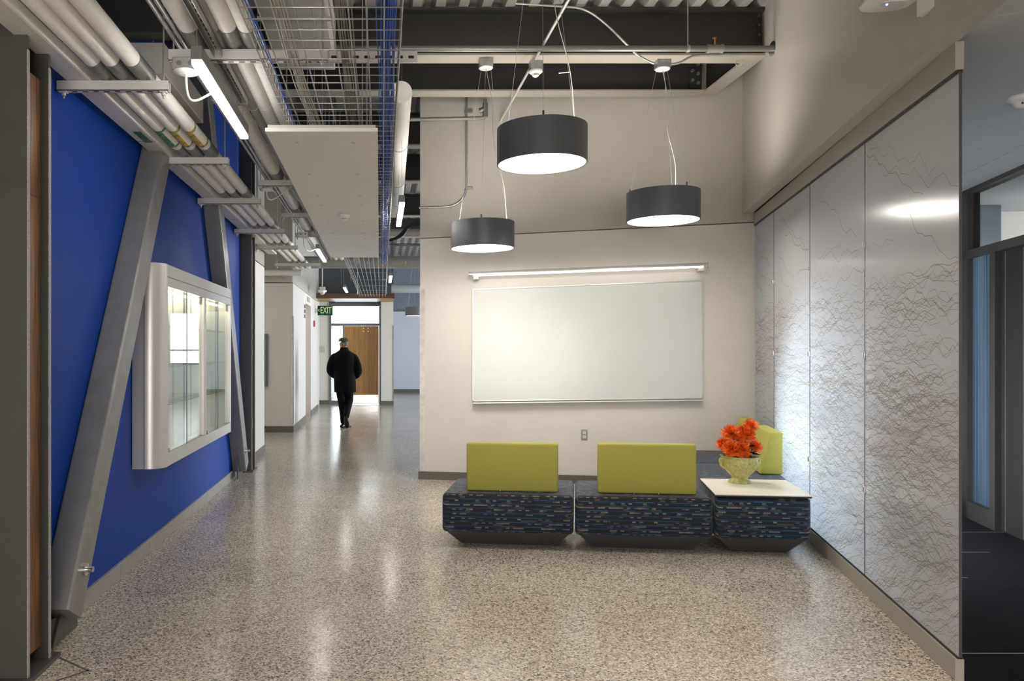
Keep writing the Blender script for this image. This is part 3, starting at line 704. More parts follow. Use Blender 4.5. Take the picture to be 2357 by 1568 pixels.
def dome(loc, label, name='smoke_detector', cat='detector', s=1.0, slit=True):
    x, y, z = loc
    t = thing(name, label, cat, loc)
    MB().lathe([(.001, .055*s), (.058*s, .055*s), (.060*s, .04*s), (.046*s, .028*s), (.034*s, .022*s)], loc, 28).build('rim', PLASTIC, t)
    MB().lathe([(.034*s, .022*s), (.026*s, .004*s), (.012*s, -.004*s), (.001, -.005*s)], loc, 28).build('sensor', PLASTIC, t)
    if slit:
        for k in range(5): MB().box(x-.018*s+.009*s*k-.002*s, x-.018*s+.009*s*k+.002*s, y-.032*s, y-.028*s, z+.008*s, z+.018*s).build('vent', BLACK, t)
    return t
dome((-.31, 6.80, ZP-.05), 'white dome strobe under the middle ceiling board', 'strobe_light', 'strobe', .95)

# ------------------------------------------------------------------ ducts and pipes above
def duct(p0, p1, r, label, mat=INSUL, bands=(), cat='duct', name='round_duct', n=24):
    p0, p1 = V(p0), V(p1)
    t = thing(name, label, cat, (p0+p1)/2-V((0, 0, r)))
    MB().tube([p0, p1], r, n).build('tube', mat, t)
    for f in bands:
        c = p0.lerp(p1, f); d = (p1-p0).normalized()*.006
        MB().tube([c-d, c+d], r+.004, n).build('band', GALV, t)
    return t
duct((.165, 5.8, 3.42), (.225, 10.2, 3.32), .085, 'white jacketed round duct running just right of the wire tray', bands=(.3, .62, .85))
duct((-1.5, 13.0, 2.95), (5, 13.0, 2.95), .105, 'grey round duct crossing the corridor low, above the far recess', M('pale_duct', (0.42, 0.40, 0.38), 0.5), (.2, .3, .36))
duct((.1, 12.0, 3.30), (5, 12.0, 3.30), .06, 'pale pipe crossing above the low round duct in the corridor gap', M('pale_pipe', (0.45, 0.42, 0.38), 0.5), (.1,))
duct((.1, 11.2, 3.00), (5, 11.2, 3.00), .02, 'thin dark pipe crossing the corridor gap below the pale pipe', GALVD, name='pipe', cat='pipe')
duct((.3, 18.9, 2.98), (6, 18.9, 2.98), .11, 'pale blue duct above the far recess', M('pale_blue_duct', (0.40, 0.43, 0.46), 0.5), (.2,))
duct((-3.9, 13.25, 2.80), (-1.35, 13.25, 2.80), .055, 'insulated pipe along the top of the left closet wall', INSUL, (.55,), 'pipe', 'insulated_pipe')
for o_p in [o for o in bpy.data.objects if o.name.startswith('insulated_pipe') and o.get('label', '').endswith('left closet wall')]:
    for x in (-3.4, -2.4, -1.7): MB().box(x, x+.03, 13.19, 13.41, 2.735, 2.745).build('bracket', GALV, o_p)
bx = thing('duct_box', 'pale rectangular duct box above the wire tray', 'duct', (-.54, 4.8, 3.55))
MB().box(-.75, -.33, 3.9, 5.7, 3.55, 3.92).build('body', WHITEM, bx, .004, 1)
for y in (4.1, 4.8, 5.5): MB().box(-.77, -.31, y-.02, y+.02, 3.535, 3.55).build('strap', ALU, bx)
for k, y in enumerate((4.1, 5.5)):
    for x in (-.76, -.32): MB().cyl((x, y, 3.54), (x, y, CL), .005, 6).build('rod', GALV, bx)
b3 = thing('duct_box', 'grey plenum box between the pipes and the blue wall top', 'duct', (-1.38, 5.25, 3.2))
MB().box(-1.52, -1.25, 4.42, 5.4, 3.06, 3.24).build('body', WHITEM, b3, .004, 1)
MB().box(-1.645, -1.06, 4.30, 4.42, 3.25, CL-.01).build('header', BEAMM, b3)

# sprinkler pipe before the near beam
sp = thing('sprinkler_pipe', 'grey steel sprinkler pipe crossing the lounge before the charcoal beam', 'pipe', (1.2, 6.55, 3.98))
YS, zs = 6.52, 4.035
XB = bulk(YS)-.004
MB().tube([(-1.6, YS, zs), (XB, YS, zs)], .026, 14).build('tube', M('sprinkler_pipe_paint', (0.17, 0.165, 0.15), 0.35, 0.3), sp)
MB().tube([(XB-.012, YS, zs), (XB, YS, zs)], .062, 20).build('escutcheon', CHROME, sp)
xf = (1645-CX)/F*YS
mb = MB(); mb.tube([(xf-.07, YS, zs), (xf-.045, YS, zs)], .037, 14); mb.tube([(xf-.045, YS, zs), (xf+.045, YS, zs)], .033, 14); mb.tube([(xf+.045, YS, zs), (xf+.07, YS, zs)], .037, 14); mb.build('tee_fitting', M('fitting_paint', (0.2, 0.195, 0.18), 0.4), sp)
hd = MB(); hd.cyl((xf, YS, zs+.03), (xf, YS, zs+.09), .008, 8); hd.cyl((xf, YS, zs+.09), (xf, YS, zs+.094), .018, 10); hd.build('sprinkler_head', M('brass', (0.55, 0.30, 0.06), 0.35, 0.8), sp)['label'] = 'brass sprinkler head'
xh = (1583-CX)/F*YS
hg = MB(); hg.cyl((xh, YS, zs+.03), (xh, YS, CL), .005, 6); hg.tube([(xh-.012, YS, zs), (xh+.012, YS, zs)], .032, 14); hg.build('hanger_ring', GALV, sp)
# branch pipe on the back wall
br = thing('branch_pipe', 'thin grey sprinkler branch pipe with an upturned elbow on the back wall', 'pipe', (.6, 8.3, 3.9))
p_ = [at(900, 276, 8.3), at(1117, 272, 8.25), at(1117, 236, 8.25)]
MB().tube(fillet(p_, .05), .02, 10).build('tube', M('branch_pipe_paint', (0.22, 0.205, 0.18), 0.4), br)
c = at(1117, 250, 8.25); mb = MB(); mb.tube([c+V((0, 0, -.09)), c+V((0, 0, .06))], .03, 10); mb.tube([c+V((0, 0, .06)), c+V((0, 0, .1))], .018, 8); mb.tube([c, c+V((-.06, .02, -.02))], .028, 10); mb.build('elbow_fitting', GALVD, br)
cbm = MB()
for k in range(7):
    cbm.tube(fillet([V((.09+.012*k, 9.6, 2.83)), V((.25+.01*k, 9.7, 2.90)), at(940, 512+k*1.6, 9.8), at(985, 506+k*2, 9.8)], .25, 4), .007, 6)
solo(cbm, 'cable_bundle', BLACK, 'black cable bundle sweeping from the wire tray to behind the lounge wall', 'cables')
eh = MB(); ec = at(1702, 146, 7.0); eh.tube([ec+V((.035*math.cos(a/9*6.0), 0, .035*math.sin(a/9*6.0))) for a in range(10)], .004, 6); eh.cyl(ec+V((0, 0, .035)), ec+V((0, 0, .085)), .004, 6)
solo(eh, 'eye_hook', GALV, 'small open eye hook under the near beam beside the bulkhead', 'hook')
# conduits in the lounge
cd = thing('conduit', 'steel conduit dropping down the back wall and bending to the left', 'conduit', tuple(bw(1073, 460, .02)))
MB().tube(fillet([bw(1074, 218, .015), bw(1074, 476, .015), bw(965, 479, .015)], .3, 8), .013, 10).build('tube', GALV, cd)
for yy in (258, 434): MB().obox(bw(1069, yy+3, .003), bw(1088, yy+3, .003)-bw(1069, yy+3, .003), BN*.02, (0, 0, .025)).build('clip', GALV, cd)
kb = thing('kicker_rod', 'slanted steel conduit brace before the beams carrying the white smoke detector', 'brace', tuple(at(1152, 279, 8.3)))
KA, KB = at(1316, -14, 5.70), at(1152, 279, 8.33)
MB().tube([KA+(KA-KB)*.25, KB], .0125, 10).build('tube', ALU, kb)
fl = KB; MB().obox(fl+V((-.02, 0, -.03)), (.04, 0, 0), (0, .01, 0), (0, 0, .05)).build('flattened_end', ALU, kb)
mbx = at(1237, 143, 6.62)
sd = dome((mbx.x-.02, mbx.y-.02, mbx.z-.135), 'white conical smoke detector on the slanted conduit brace')
MB().box(mbx.x-.07, mbx.x+.04, mbx.y-.05, mbx.y+.03, mbx.z-.075, mbx.z+.0).build('mount_box', GALV, sd)
c2 = thing('conduit', 'bent steel conduit zigzagging across the charcoal beam to a round box', 'conduit', tuple(at(1480, 140, 6.8)))
YB2 = 6.84
MB().tube(fillet([at(1165, -8, YB2), at(1180, 8, YB2), at(1345, 18, YB2), at(1395, 55, YB2), at(1470, 130, YB2), at(1505, 147, YB2), at(1530, 148, YB2)], .12, 5), .0105, 10).build('tube', GALV, c2)
MB().tube(fillet([at(1530, 148, YB2), at(1562, 147, YB2), at(1592, 128, YB2), at(1690, 126, YB2)], .12, 5), .0105, 10).build('tube', GALV, c2)

# ------------------------------------------------------------------ pendants
def pendant(cx, cy, zb, angs, label, top, cord=True, d=.61, h=.25, canopy=True, lens=PEND):
    t = thing('drum_pendant', label, 'pendant lamp', (cx, cy, zb), 'grey drum pendants')
    r = d/2
    o = MB().lathe([(r-.010, .004), (r-.010, 0), (r, 0), (r, h), (r-.004, h), (r-.004, h-.01)], (cx, cy, zb), 64).build('shade', DRUM, t)
    m = o.modifiers.new('e', 'EDGE_SPLIT'); m.split_angle = R(30)
    MB().disc((cx, cy, zb+h-.075), r-.004, 48).build('uplight_diffuser', UPL if lens is PEND else lens, t)
    MB().disc((cx, cy, zb+.004), r-.010, 48, False).build('diffuser', lens, t)
    tp = V(top)
    for a in angs:
        q = V((cx+(r-.03)*math.cos(R(a)), cy+(r-.03)*math.sin(R(a)), zb+h))
        MB().cyl(q-V((0, 0, .01)), q+V((0, 0, .035)), .007, 8).build('cable_grip', BLACK, t)
        e_ = tp+V((.05*math.cos(R(a)), .05*math.sin(R(a)), 0))
        MB().cyl(q, e_, .0014, 5).build('suspension_cable', WIRE, t)
    if cord:
        q = V((cx+(r-.05)*math.cos(R(angs[-1]-8)), cy+(r-.05)*math.sin(R(angs[-1]-8)), zb+h-.01))
        pts = []
        for k in range(17):
            s = k/16; pts.append(q.lerp(tp, s)+V((.03*math.sin(s*9), .02*math.cos(s*7)-.02, 0))*math.sin(math.pi*s))
        MB().tube(pts, .0032, 6).build('power_cord', CORD, t)
    if canopy:
        MB().lathe([(.001, -.012), (.062, -.010), (.065, .0), (.001, .0)], tp, 24).build('canopy', PLASTIC, t)
        MB().box(tp.x-.06, tp.x+.06, tp.y-.05, tp.y+.05, tp.z+.001, tp.z+.07).build('junction_box', GALV, t)
    return t
pd1 = pendant(1.118, 5.23, 2.728, (140, 260, 20), 'large grey drum pendant hanging nearest the camera, highest in the picture', (1.118, 5.23, 4.54))
ta = V((1.118+.19, 5.22, 3.36)); MB().cyl(ta, ta+V((-.075, 0, -.008)), .003, 6).build('cable_tie', PLASTIC, pd1)
pendant(.997, 7.35, 2.430, (140, 260, 20), 'grey drum pendant hanging lowest, left of the whiteboard lamp bar', (.98, 6.99, 4.048))
pt = at(1525, 158, 6.78)
pendant(2.474, 6.63, 2.575, (172, 292, 52), 'grey drum pendant on the right, in front of the bulkhead corner', (pt.x, pt.y, pt.z))
pendant(1.06, 22.2, 2.45, (140, 260, 20), 'small pale drum pendant in the far recess', (1.06, 22.2, 4.56), lens=PENDOFF, canopy=False)

# ------------------------------------------------------------------ whiteboard and its lamp
wb = thing('whiteboard', 'large white enamel marker board on the lounge back wall', 'whiteboard', tuple(bw(1350, 918, .02)))
TL, TR, BR_, BL_ = (1090, 668), (1614, 647), (1614, 914), (1090, 921)
def slab(c4, d0, d1):
    lo = [bw(*p, d0) for p in c4]; hi = [bw(*p, d1) for p in c4]
    return MB().hexa(lo+hi)
slab((BL_, BR_, TR, TL), .004, .016).build('board', WBOARD, wb)
def bar(p, q, wd, d0, d1, up):
    a, b = bw(*p, d0), bw(*q, d0); u = V(up)*wd
    return MB().obox(a, b-a, u, BN*(d1-d0))
bar(BL_, BR_, -.014, .002, .024, (0, 0, 1)).build('frame_rail', ALU, wb)
bar(TL, TR, .012, .002, .022, (0, 0, 1)).build('frame_rail', ALU, wb)
sx = V((1, -BW, 0)).normalized()
bar(BL_, TL, -.012, .002, .022, sx).build('frame_rail', ALU, wb)
bar(BR_, TR, .012, .002, .022, sx).build('frame_rail', ALU, wb)
bar((BL_[0], BL_[1]+5), (BR_[0], BR_[1]+5), -.012, .004, .07, (0, 0, 1)).build('pen_tray', ALU, wb)
wl_ = thing('picture_lamp', 'slim silver lamp bar mounted above the whiteboard', 'wall lamp', tuple(bw(1350, 630, .1)))
pa, pb = bw(1082, 634.5, .13), bw(1620, 614, .13)
ax = (pb-pa).normalized()
ring = []
vv = BN; uu = V((0, 0, 1))
prof_ = [(-.026, .0), (-.022, .022), (0, .028), (.022, .022), (.027, .004), (.027, -.006)]
lens_ = [(.027, -.006), (.020, -.020), (.0, -.024), (-.018, -.018), (-.026, .0)]
MB().loft([[p+vv*a+uu*b for a, b in prof_] for p in (pa, pb)], True, False).build('housing', ALU, wl_)
MB().loft([[p+vv*a+uu*b for a, b in lens_] for p in (pa+ax*.04, pb-ax*.04)], True, True).build('lens', BARL, wl_)
for p in (pa, pb): MB().tube([p-ax*.008, p+ax*.008], .030, 14).build('end_cap', ALU, wl_)
for p in (pa+ax*.07, pb-ax*.05):
    MB().obox(p-ax*.03-uu*.055, ax*.055, -BN*.13, uu*.03).build('bracket', WHITEM, wl_)

ot = thing('power_outlet', 'duplex power outlet with steel cover plate on the back wall', 'outlet', tuple(bw(1345, 1013, .003)))
o_ = bw(1338, 1013, .001); du = bw(1352, 1013, .001)-o_
MB().obox(o_, du, BN*.006, (0, 0, .114)).build('cover_plate', STEELDULL, ot, .002, 1)
for k in (.020, .064):
    c = o_+du*.5+V((0, 0, k+.015))+BN*.006
    s_ = MB().obox(c-du.normalized()*.016-uu*.014, du.normalized()*.032, BN*.002, uu*.028).build('socket', PLASTIC, ot, .004, 2)
    for q in (-.007, .005): MB().obox(c+du.normalized()*q-uu*.006+BN*.0021, du.normalized()*.0025, BN*.0006, uu*.010).build('slot', BLACK, s_)
cg = MB(); g0 = V((XL-.004, bwY(XL), .09))
cg.obox(g0+BN*.003, V((.055, -.055*BW, 0)), -BN*.003, (0, 0, 2.05)); cg.obox(g0+BN*.003, V((.003, 0, 0)), T*1.0, (0, 0, 2.05))
solo(cg, 'corner_guard', STEELDULL, 'brushed steel guard on the left edge of the lounge back wall', 'corner guard')

# ------------------------------------------------------------------ frosted screen on the right
cu = thing('screen_curb', 'low taupe metal curb under the frosted panels', 'curb', (psX(5.5), 5.5, 0))
C0, C1 = V((psX(3.33), 3.33, 0)), V((psX(7.95), 7.95, 0))
MB().obox(C0, C1-C0, -PN*.034, (0, 0, .098)).build('body', TRIMT, cu, .002, 1)
MB().obox(C0+V((0, 0, .098))-PN*.006, C1-C0, -PN*.022, (0, 0, .010)).build('channel', FRAMED, cu)
hd_ = thing('screen_header', 'taupe metal header rail above the frosted panels', 'header rail', (psX(5.5), 5.5, 2.68))
H0, H1 = C0+V((0, 0, 2.677)), C1+V((0, 0, 2.762))
mb = MB(); up0, up1 = V((0, 0, .125)), V((0, 0, .115))
q = -PN*.034
mb.hexa([H0, H0+q, H1+q, H1, H0+up0, H0+q+up0, H1+q+up1, H1+up1]); mb.build('rail', TRIMT, hd_, .002, 1)
q0 = -PN*.006; q2 = -PN*.022
MB().hexa([H0+q0-V((0, 0, .016)), H0+q0+q2-V((0, 0, .016)), H1+q0+q2-V((0, 0, .016)), H1+q0-V((0, 0, .016)), H0+q0, H0+q0+q2, H1+q0+q2, H1+q0]).build('channel', BLACK, hd_)
edges_px = [2206, 1990, 1863.5, 1781]
ysp = [3.319]+[psY(p) for p in edges_px[1:]]+[7.93]
STRAND = M('embedded_reed', (0.36, 0.29, 0.20), 0.7, var=0.3, scale=3)
STRAND.node_tree.nodes['Principled BSDF'].inputs['Alpha'].default_value = 0.5
plabels = ('nearest frosted resin panel with wavy embedded reeds, beside the carpet', 'second frosted resin panel from the camera, right of the planter table', 'third frosted resin panel, behind the near lime wedge cushion', 'farthest frosted resin panel, against the back wall corner')
for i in range(4):
    ya, yb = ysp[i]+.006, ysp[i+1]-.006
    def hz(Y): return 2.677+(Y-3.30)/(7.95-3.30)*.085
    P0, P1 = V((psX(ya), ya, 0))-PN*.011, V((psX(yb), yb, 0))-PN*.011
    t = thing('frosted_panel', plabels[i], 'panel', tuple(P0.lerp(P1, .5)+V((0, 0, .1))), 'frosted resin panels')
    th = -PN*.011; zb = .108; ud0 = (P1-P0).normalized()
    z = lambda q_: V((0, 0, q_))
    MB().hexa([P0+z(zb), P0+th+z(zb), P1+th+z(zb), P1+z(zb), P0+z(hz(ya)-.012), P0+th+z(hz(ya)-.012), P1+th+z(hz(yb)-.012), P1+z(hz(yb)-.012)]).build('sheet', RESIN, t)
    if i == 0: MB().hexa([P0-ud0*.003+z(zb), P0-ud0*.003+th+z(zb), P0+th+z(zb), P0+z(zb), P0-ud0*.003+z(hz(ya)-.012), P0-ud0*.003+th+z(hz(ya)-.012), P0+th+z(hz(ya)-.012), P0+z(hz(ya)-.012)]).build('edge_strip', M('panel_edge', (0.06, 0.05, 0.055), 0.4), t)
    rnd = random.Random(11+i); Lp = (P1-P0).length; mb = MB(); ud = (P1-P0).normalized()
    zmax = hz(ya)-.03
    NK = (430, 400, 300, 170)[i]; wk = (1.0, 1.15, 1.4, 1.7)[i]
    for k in range(NK):
        u_ = rnd.random()
        if k < 12: z0_ = rnd.uniform(1.55, 2.45)
        elif k < 95: z0_ = 1.22+.62*((k-12)/83)**1.3+rnd.uniform(-.03, .03)
        else: z0_ = .12+1.15*(k-95)/(NK-95)+rnd.uniform(-.015, .015)
        L0 = rnd.uniform(-.35, Lp*.7); L1 = L0+rnd.uniform(.35, 1.2)*(1.25 if z0_ > .4 else .8)
        am = rnd.uniform(.008, .026); wl0 = rnd.uniform(.17, .36)*wk; ph = rnd.uniform(0, 6.3)
        sl_ = rnd.gauss(0, .06) if z0_ > .40 else rnd.uniform(.1, .55)
        if k < 12 and rnd.random() < .5: sl_ = -rnd.uniform(.3, .6)
        am2 = rnd.uniform(.004, .024); ph2 = rnd.uniform(0, 6.3); wd = rnd.uniform(.0009, .0017)
        pts = []; s_ = max(L0, .004)
        while s_ <= min(L1, Lp-.004):
            z_ = z0_+sl_*(s_-L0-.3)*(-1)+am*math.sin(s_/wl0*6.283+ph)+am2*math.sin(s_/wl0*3.6+ph2)+.25*am*math.sin(s_/wl0*15.3+ph2)
            if z_ < .115 or z_ > zmax:
                if len(pts) > 2: break
                pts = []; s_ += .012; continue
            pts.append((s_, z_)); s_ += .012
        if len(pts) < 4: continue
        vs = []; fs = []
        for j, (a, b) in enumerate(pts):
            c_, d_ = pts[min(j+1, len(pts)-1)], pts[max(j-1, 0)]
            tx, tz = c_[0]-d_[0], c_[1]-d_[1]; l_ = math.hypot(tx, tz); nx_, nz_ = -tz/l_*wd, tx/l_*wd
            off = PN*(.0008+.0000*k)
            vs += [P0+ud*(a+nx_)+z(b+nz_)+off, P0+ud*(a-nx_)+z(b-nz_)+off]
            if j: fs.append((2*j-2, 2*j-1, 2*j+1, 2*j))
        mb.add(vs, fs)
    o = mb.build('embedded_reeds', STRAND, t); o['kind'] = 'stuff'
    if i < 3: MB().obox(P1+ud*.0008+z(.11)+PN*.001, ud*.011, -PN*.013, (0, 0, hz(yb)-.13)).build('joint_gasket', BLACK, t)
    # clips on the joint at the far edge
    if i < 3:
        for zz in (.62, 1.42, 2.08):
            cpos = P1+ud*.0063+z(zz)
            MB().obox(cpos-ud*.016-z(.018)+PN*.001, ud*.032, PN*.011, z(.036)).build('clip', CHROME, t, .002, 1)

# ------------------------------------------------------------------ benches, table, cushions
U = V((1, -.11, 0)); Vv = V((.26, 1, 0))
def bench(o, lu, lv, ztop, label, name='bench_seat', cat='bench', grp='woven upholstered benches', body=True):
    o = V(o)
    u, v = U*lu, Vv*lv
    t = thing(name, label, cat, tuple(o+u*.5+v*.5), grp)
    zb = .115
    g = .002
    a = U*g+Vv*g
    mb = MB().obox(o+a+V((0, 0, zb)), u-U*2*g, v-Vv*2*g, (0, 0, ztop-zb)); bo = mb.build('upholstery', WOVEN, t, .032, 4, True)
    i1, i2 = .03, .13
    def quad(i, z): return [o+U*i+Vv*i+V((0, 0, z)), o+u-U*i+Vv*i+V((0, 0, z)), o+u-U*i+v-Vv*i+V((0, 0, z)), o+U*i+v-Vv*i+V((0, 0, z))]
    MB().loft([quad(i2, .006), quad(i1, zb+.004)], True).build('plinth', PLINTH, t)
    MB().loft([quad(i2+.01, 0), quad(i2+.01, .008)], True).build('foot', BLACK, t)
    return t
FB = 5.57
def fpt(X, dv=0.0): return V((X, FB-.11*(X-.455), 0))+Vv*dv
bench(fpt(.455), .944, .70, .40, 'navy woven bench at the left end of the front row under a lime cushion')
bench(fpt(1.403), .955, .70, .40, 'navy woven bench in the middle of the front row under a lime cushion')
tb = bench(fpt(2.366), .645, .66, .415, 'navy woven cube table with cream top at the right end of the row', 'cube_table', 'table', 'woven cube table')
o_ = fpt(2.366)+V((0, 0, .417))
MB().obox(o_, U*.645, Vv*.66, (0, 0, .010)).build('edge_board', BLACK, tb)
MB().obox(o_+V((0, 0, .010))+U*.001+Vv*.001, U*.643, Vv*.658, (0, 0, .007)).build('table_top', LAMT, tb, .001, 1)
# side row along the screen
Us = V((1, -.13, 0)); Vs = V((.31, 1, 0))
U0, V0 = U, Vv
U, Vv = Us, Vs
bench((2.595, 6.09, 0), .66, .90, .415, 'navy woven bench along the frosted screen, just behind the cube table')
bench((2.88, 6.995, 0), .66, .90, .415, 'navy woven bench along the frosted screen, against the back wall')
U, Vv = U0, V0
def cushion(o, a, h, depth_b, depth_t, b, label):
    """o: bottom corner, a: along, b: unit thickness direction (vertical face at o)"""
    o, a, b = V(o), V(a), V(b)
    z = V((0, 0, h))
    t = thing('wedge_cushion', label, 'cushion', tuple(o+a*.5+b*depth_b*.5), 'lime wedge cushions')
    MB().hexa([o, o+a, o+a+b*depth_b, o+b*depth_b, o+z, o+a+z, o+a+b*depth_t+z, o+b*depth_t+z] if True else []).build('pad', GREEN, t, .016, 3, True)
    mb = MB()
    for f in (.37, .62): mb.cyl(o+a*f+V((0, 0, .001))-b*.006, o+a*f+V((0, 0, .011))-b*.006, .005, 6)
    mb.build('glide', CHROME, t)
    return t
cushion(fpt(.455, .11)+U*.165+V((0, 0, .402)), U*.665, .357, .18, .10, Vv.normalized(), 'lime wedge cushion standing on the left bench, flat back to the camera')
cushion(fpt(1.403, .11)+U*.165+V((0, 0, .404)), U*.69, .362, .18, .10, Vv.normalized(), 'lime wedge cushion standing on the middle bench, flat back to the camera')
cs = Vs.normalized()
cushion(V((3.335, 6.28, .417)), cs*.66, .352, .185, .10, -Us.normalized(), 'lime wedge cushion against the frosted screen, beside the flowers')
cushion(V((3.57, 7.12, .417)), cs*.66, .352, .185, .10, -Us.normalized(), 'lime wedge cushion half hidden behind the flowers, nearest the back wall')

# urn with chrysanthemums
uc = V((2.765, 5.83, .434))
ur = thing('flower_urn', 'yellow green glazed fluted urn on the cream table top', 'urn', tuple(uc), None)
def urnmat():
    m, N, L, b = newmat('crackled_green_glaze')
    tc = N.new('ShaderNodeTexCoord'); no = N.new('ShaderNodeTexNoise'); no.inputs['Scale'].default_value = 48; no.inputs['Detail'].default_value = 6; L.new(tc.outputs['Object'], no.inputs['Vector'])
    rp = ramp(N, [(0.26, (0.14, 0.12, 0.03)), (0.38, (0.34, 0.32, 0.09)), (0.62, (0.46, 0.44, 0.17)), (0.85, (0.58, 0.57, 0.32))]); L.new(no.outputs['Fac'], rp.inputs[0]); L.new(rp.outputs[0], b.inputs['Base Color']); b.inputs['Roughness'].default_value = 0.35
    return m
URN = urnmat()
MB().lathe([(.001, 0), (.080, 0), (.083, .006), (.076, .016), (.060, .030), (.055, .042)], uc, 40).build('foot', URN, ur)
flute = lambda a, z: 1+.045*math.sin(26*a)*max(0, min(1, (z-.05)/.03))*max(0, min(1, (.165-z)/.03))
MB().lathe([(.055, .042), (.062, .05), (.085, .075), (.108, .105), (.124, .135), (.131, .16), (.128, .175), (.126, .185), (.136, .200), (.141, .205), (.134, .207), (.120, .196), (.118, .17), (.08, .09), (.001, .07)], uc, 104, True, flute).build('bowl', URN, ur)
for s in (-1, 1):
    pts = [uc+V((s*.118, 0, .112)), uc+V((s*.137, 0, .125)), uc+V((s*.150, 0, .150)), uc+V((s*.153, 0, .172)), uc+V((s*.147, 0, .186)), uc+V((s*.138, 0, .180))]
    MB().tube(fillet(pts, .02, 3), .010, 8).build('handle', URN, ur)
MB().disc(uc+V((0, 0, .165)), .116, 24).build('soil', BLACK, ur)
def petalmat():
    m, N, L, b = newmat('orange_petals')
    tc = N.new('ShaderNodeTexCoord'); no = N.new('ShaderNodeTexNoise'); no.inputs['Scale'].default_value = 45; L.new(tc.outputs['Object'], no.inputs['Vector'])
    rp = ramp(N, [(0.3, (0.50, 0.035, 0.004)), (0.5, (0.84, 0.125, 0.008)), (0.72, (0.95, 0.26, 0.02))]); L.new(no.outputs['Fac'], rp.inputs[0]); L.new(rp.outputs[0], b.inputs['Base Color']); b.inputs['Roughness'].default_value = 0.55
    return m
PETAL = petalmat(); LEAF = M('dark_leaf', (0.012, 0.022, 0.010), 0.5, var=0.3)
bq = thing('chrysanthemum_bouquet', 'bunch of orange chrysanthemums filling the urn', 'flowers', tuple(uc+V((0, 0, .17))))
heads = [(1727, 979, 15, -.02), (1682, 997, 18, .0), (1714, 1000, 20, -.03), (1665, 1022, 14, .02), (1683, 1032, 18, -.06), (1706, 1034, 19, -.08), (1738, 1028, 15, -.03), (1699, 1006, 15, .05), (1726, 1012, 15, .06)]
rnd = random.Random(3)
for px, py, rr, dy in heads:
    c = at(px, py, uc.y+dy); r_ = rr/F*uc.y
    face = (c-(uc+V((0, .02, .16)))).normalized()+V((0, -.75, .25)); face.normalize()
    q = face.to_track_quat('Z', 'Y')
    mb = MB()
    for ringi, (npet, tilt, ln) in enumerate(((17, 100, 1.0), (17, 82, 1.02), (16, 63, .95), (13, 45, .86), (10, 27, .72), (6, 10, .55))):
        for k in range(npet):
            an = 2*math.pi*(k+.5*ringi+rnd.uniform(-.2, .2))/npet; tl_ = R(tilt+rnd.uniform(-8, 8)); l_ = r_*1.25*ln*rnd.uniform(.88, 1.08); w_ = r_*.145
            dirv = V((math.cos(an)*math.sin(tl_), math.sin(an)*math.sin(tl_), math.cos(tl_)))
            sd_ = V((-math.sin(an), math.cos(an), 0)); nn = dirv.cross(sd_)
            curl = -nn*l_*.22
            p0_ = V((0, 0, 0)); p1_ = dirv*l_*.45+curl*.5; p2_ = dirv*l_*.85+curl*.2; p3_ = dirv*l_
            pts = [p0_-sd_*w_*.4, p0_+sd_*w_*.4, p1_-sd_*w_, p1_+sd_*w_, p2_-sd_*w_*.9, p2_+sd_*w_*.9, p3_]
            mb.add([c+q @ p for p in pts], [(0, 1, 3, 2), (2, 3, 5, 4), (4, 5, 6)])
    mb.build('flower_head', PETAL, bq)
    st = uc+V((rnd.uniform(-.04, .04), rnd.uniform(-.04, .04), .16))
    MB().tube([st, st.lerp(c, .5)+V((0, 0, .01)), c-face*.004], .0035, 6).build('stem', LEAF, bq)
for k in range(75):
    an = rnd.uniform(0, 6.28); el = rnd.uniform(.05, 1.0); rad = rnd.uniform(.02, .10)
    c = uc+V((math.cos(an)*rad, math.sin(an)*rad, .19+el*.12)); d = V((math.cos(an), math.sin(an), rnd.uniform(-.1, .6))).normalized(); s = d.cross(V((0, 0, 1))).normalized()
    l_, w_ = rnd.uniform(.05, .085), rnd.uniform(.018, .028); up_ = s.cross(d)
    MB().add([c, c+d*l_*.4-s*w_+up_*.004, c+d*l_*.4+s*w_+up_*.004, c+d*l_*.75-s*w_*.7, c+d*l_*.75+s*w_*.7, c+d*l_-up_*.006, c+d*l_*.45-up_*.004], [(0, 1, 6), (0, 6, 2), (1, 3, 6), (6, 4, 2), (3, 5, 6), (6, 5, 4)]).build('leaf', LEAF, bq)

# ------------------------------------------------------------------ side room beyond the screen
WBX = lambda Y: 5.13+.3*(Y-6.64)
wbY = lambda px: 3.138/((px-CX)/F-.3)
WN = V((-1, .3, 0)).normalized(); WD = V((.3, 1, 0)).normalized()
def wbar(pxa, pxb, z0, z1, d0, d1):
    ya, yb = wbY(pxa), wbY(pxb); a = V((WBX(ya), ya, z0))+WN*d0; b = V((WBX(yb), yb, z0))+WN*d0
    return MB().obox(a, b-a, WN*(d1-d0), (0, 0, z1-z0))
struct(wbar(2222, 2150, 0, 2.86, -.1, .0), 'wall_right', CREAM)
struct(wbar(2222, 2150, 0, .1, 0, .012), 'baseboard_right', BASED)
dr = struct(wbar(2222, 2237, 0, 2.86, -.06, .035), 'door_2', FRAMED)
for (a, b, z0, z1) in ((2222, 2470, 2.80, 2.86), (2222, 2470, 2.24, 2.31), (2222, 2302, 0, .15), (2289, 2302, .15, 2.24), (2440, 2470, 0, 2.8)):
    wbar(a, b, z0, z1, -.06, .035).build('frame_bar', FRAMED, dr)
wbar(2237, 2440, 2.31, 2.80, -.02, -.012).build('transom_pane', GLASS, dr)
wbar(2237, 2289, .15, 2.24, -.02, -.008).build('sidelight_pane', streaks(), dr)['label'] = 'blue streaked privacy glass'
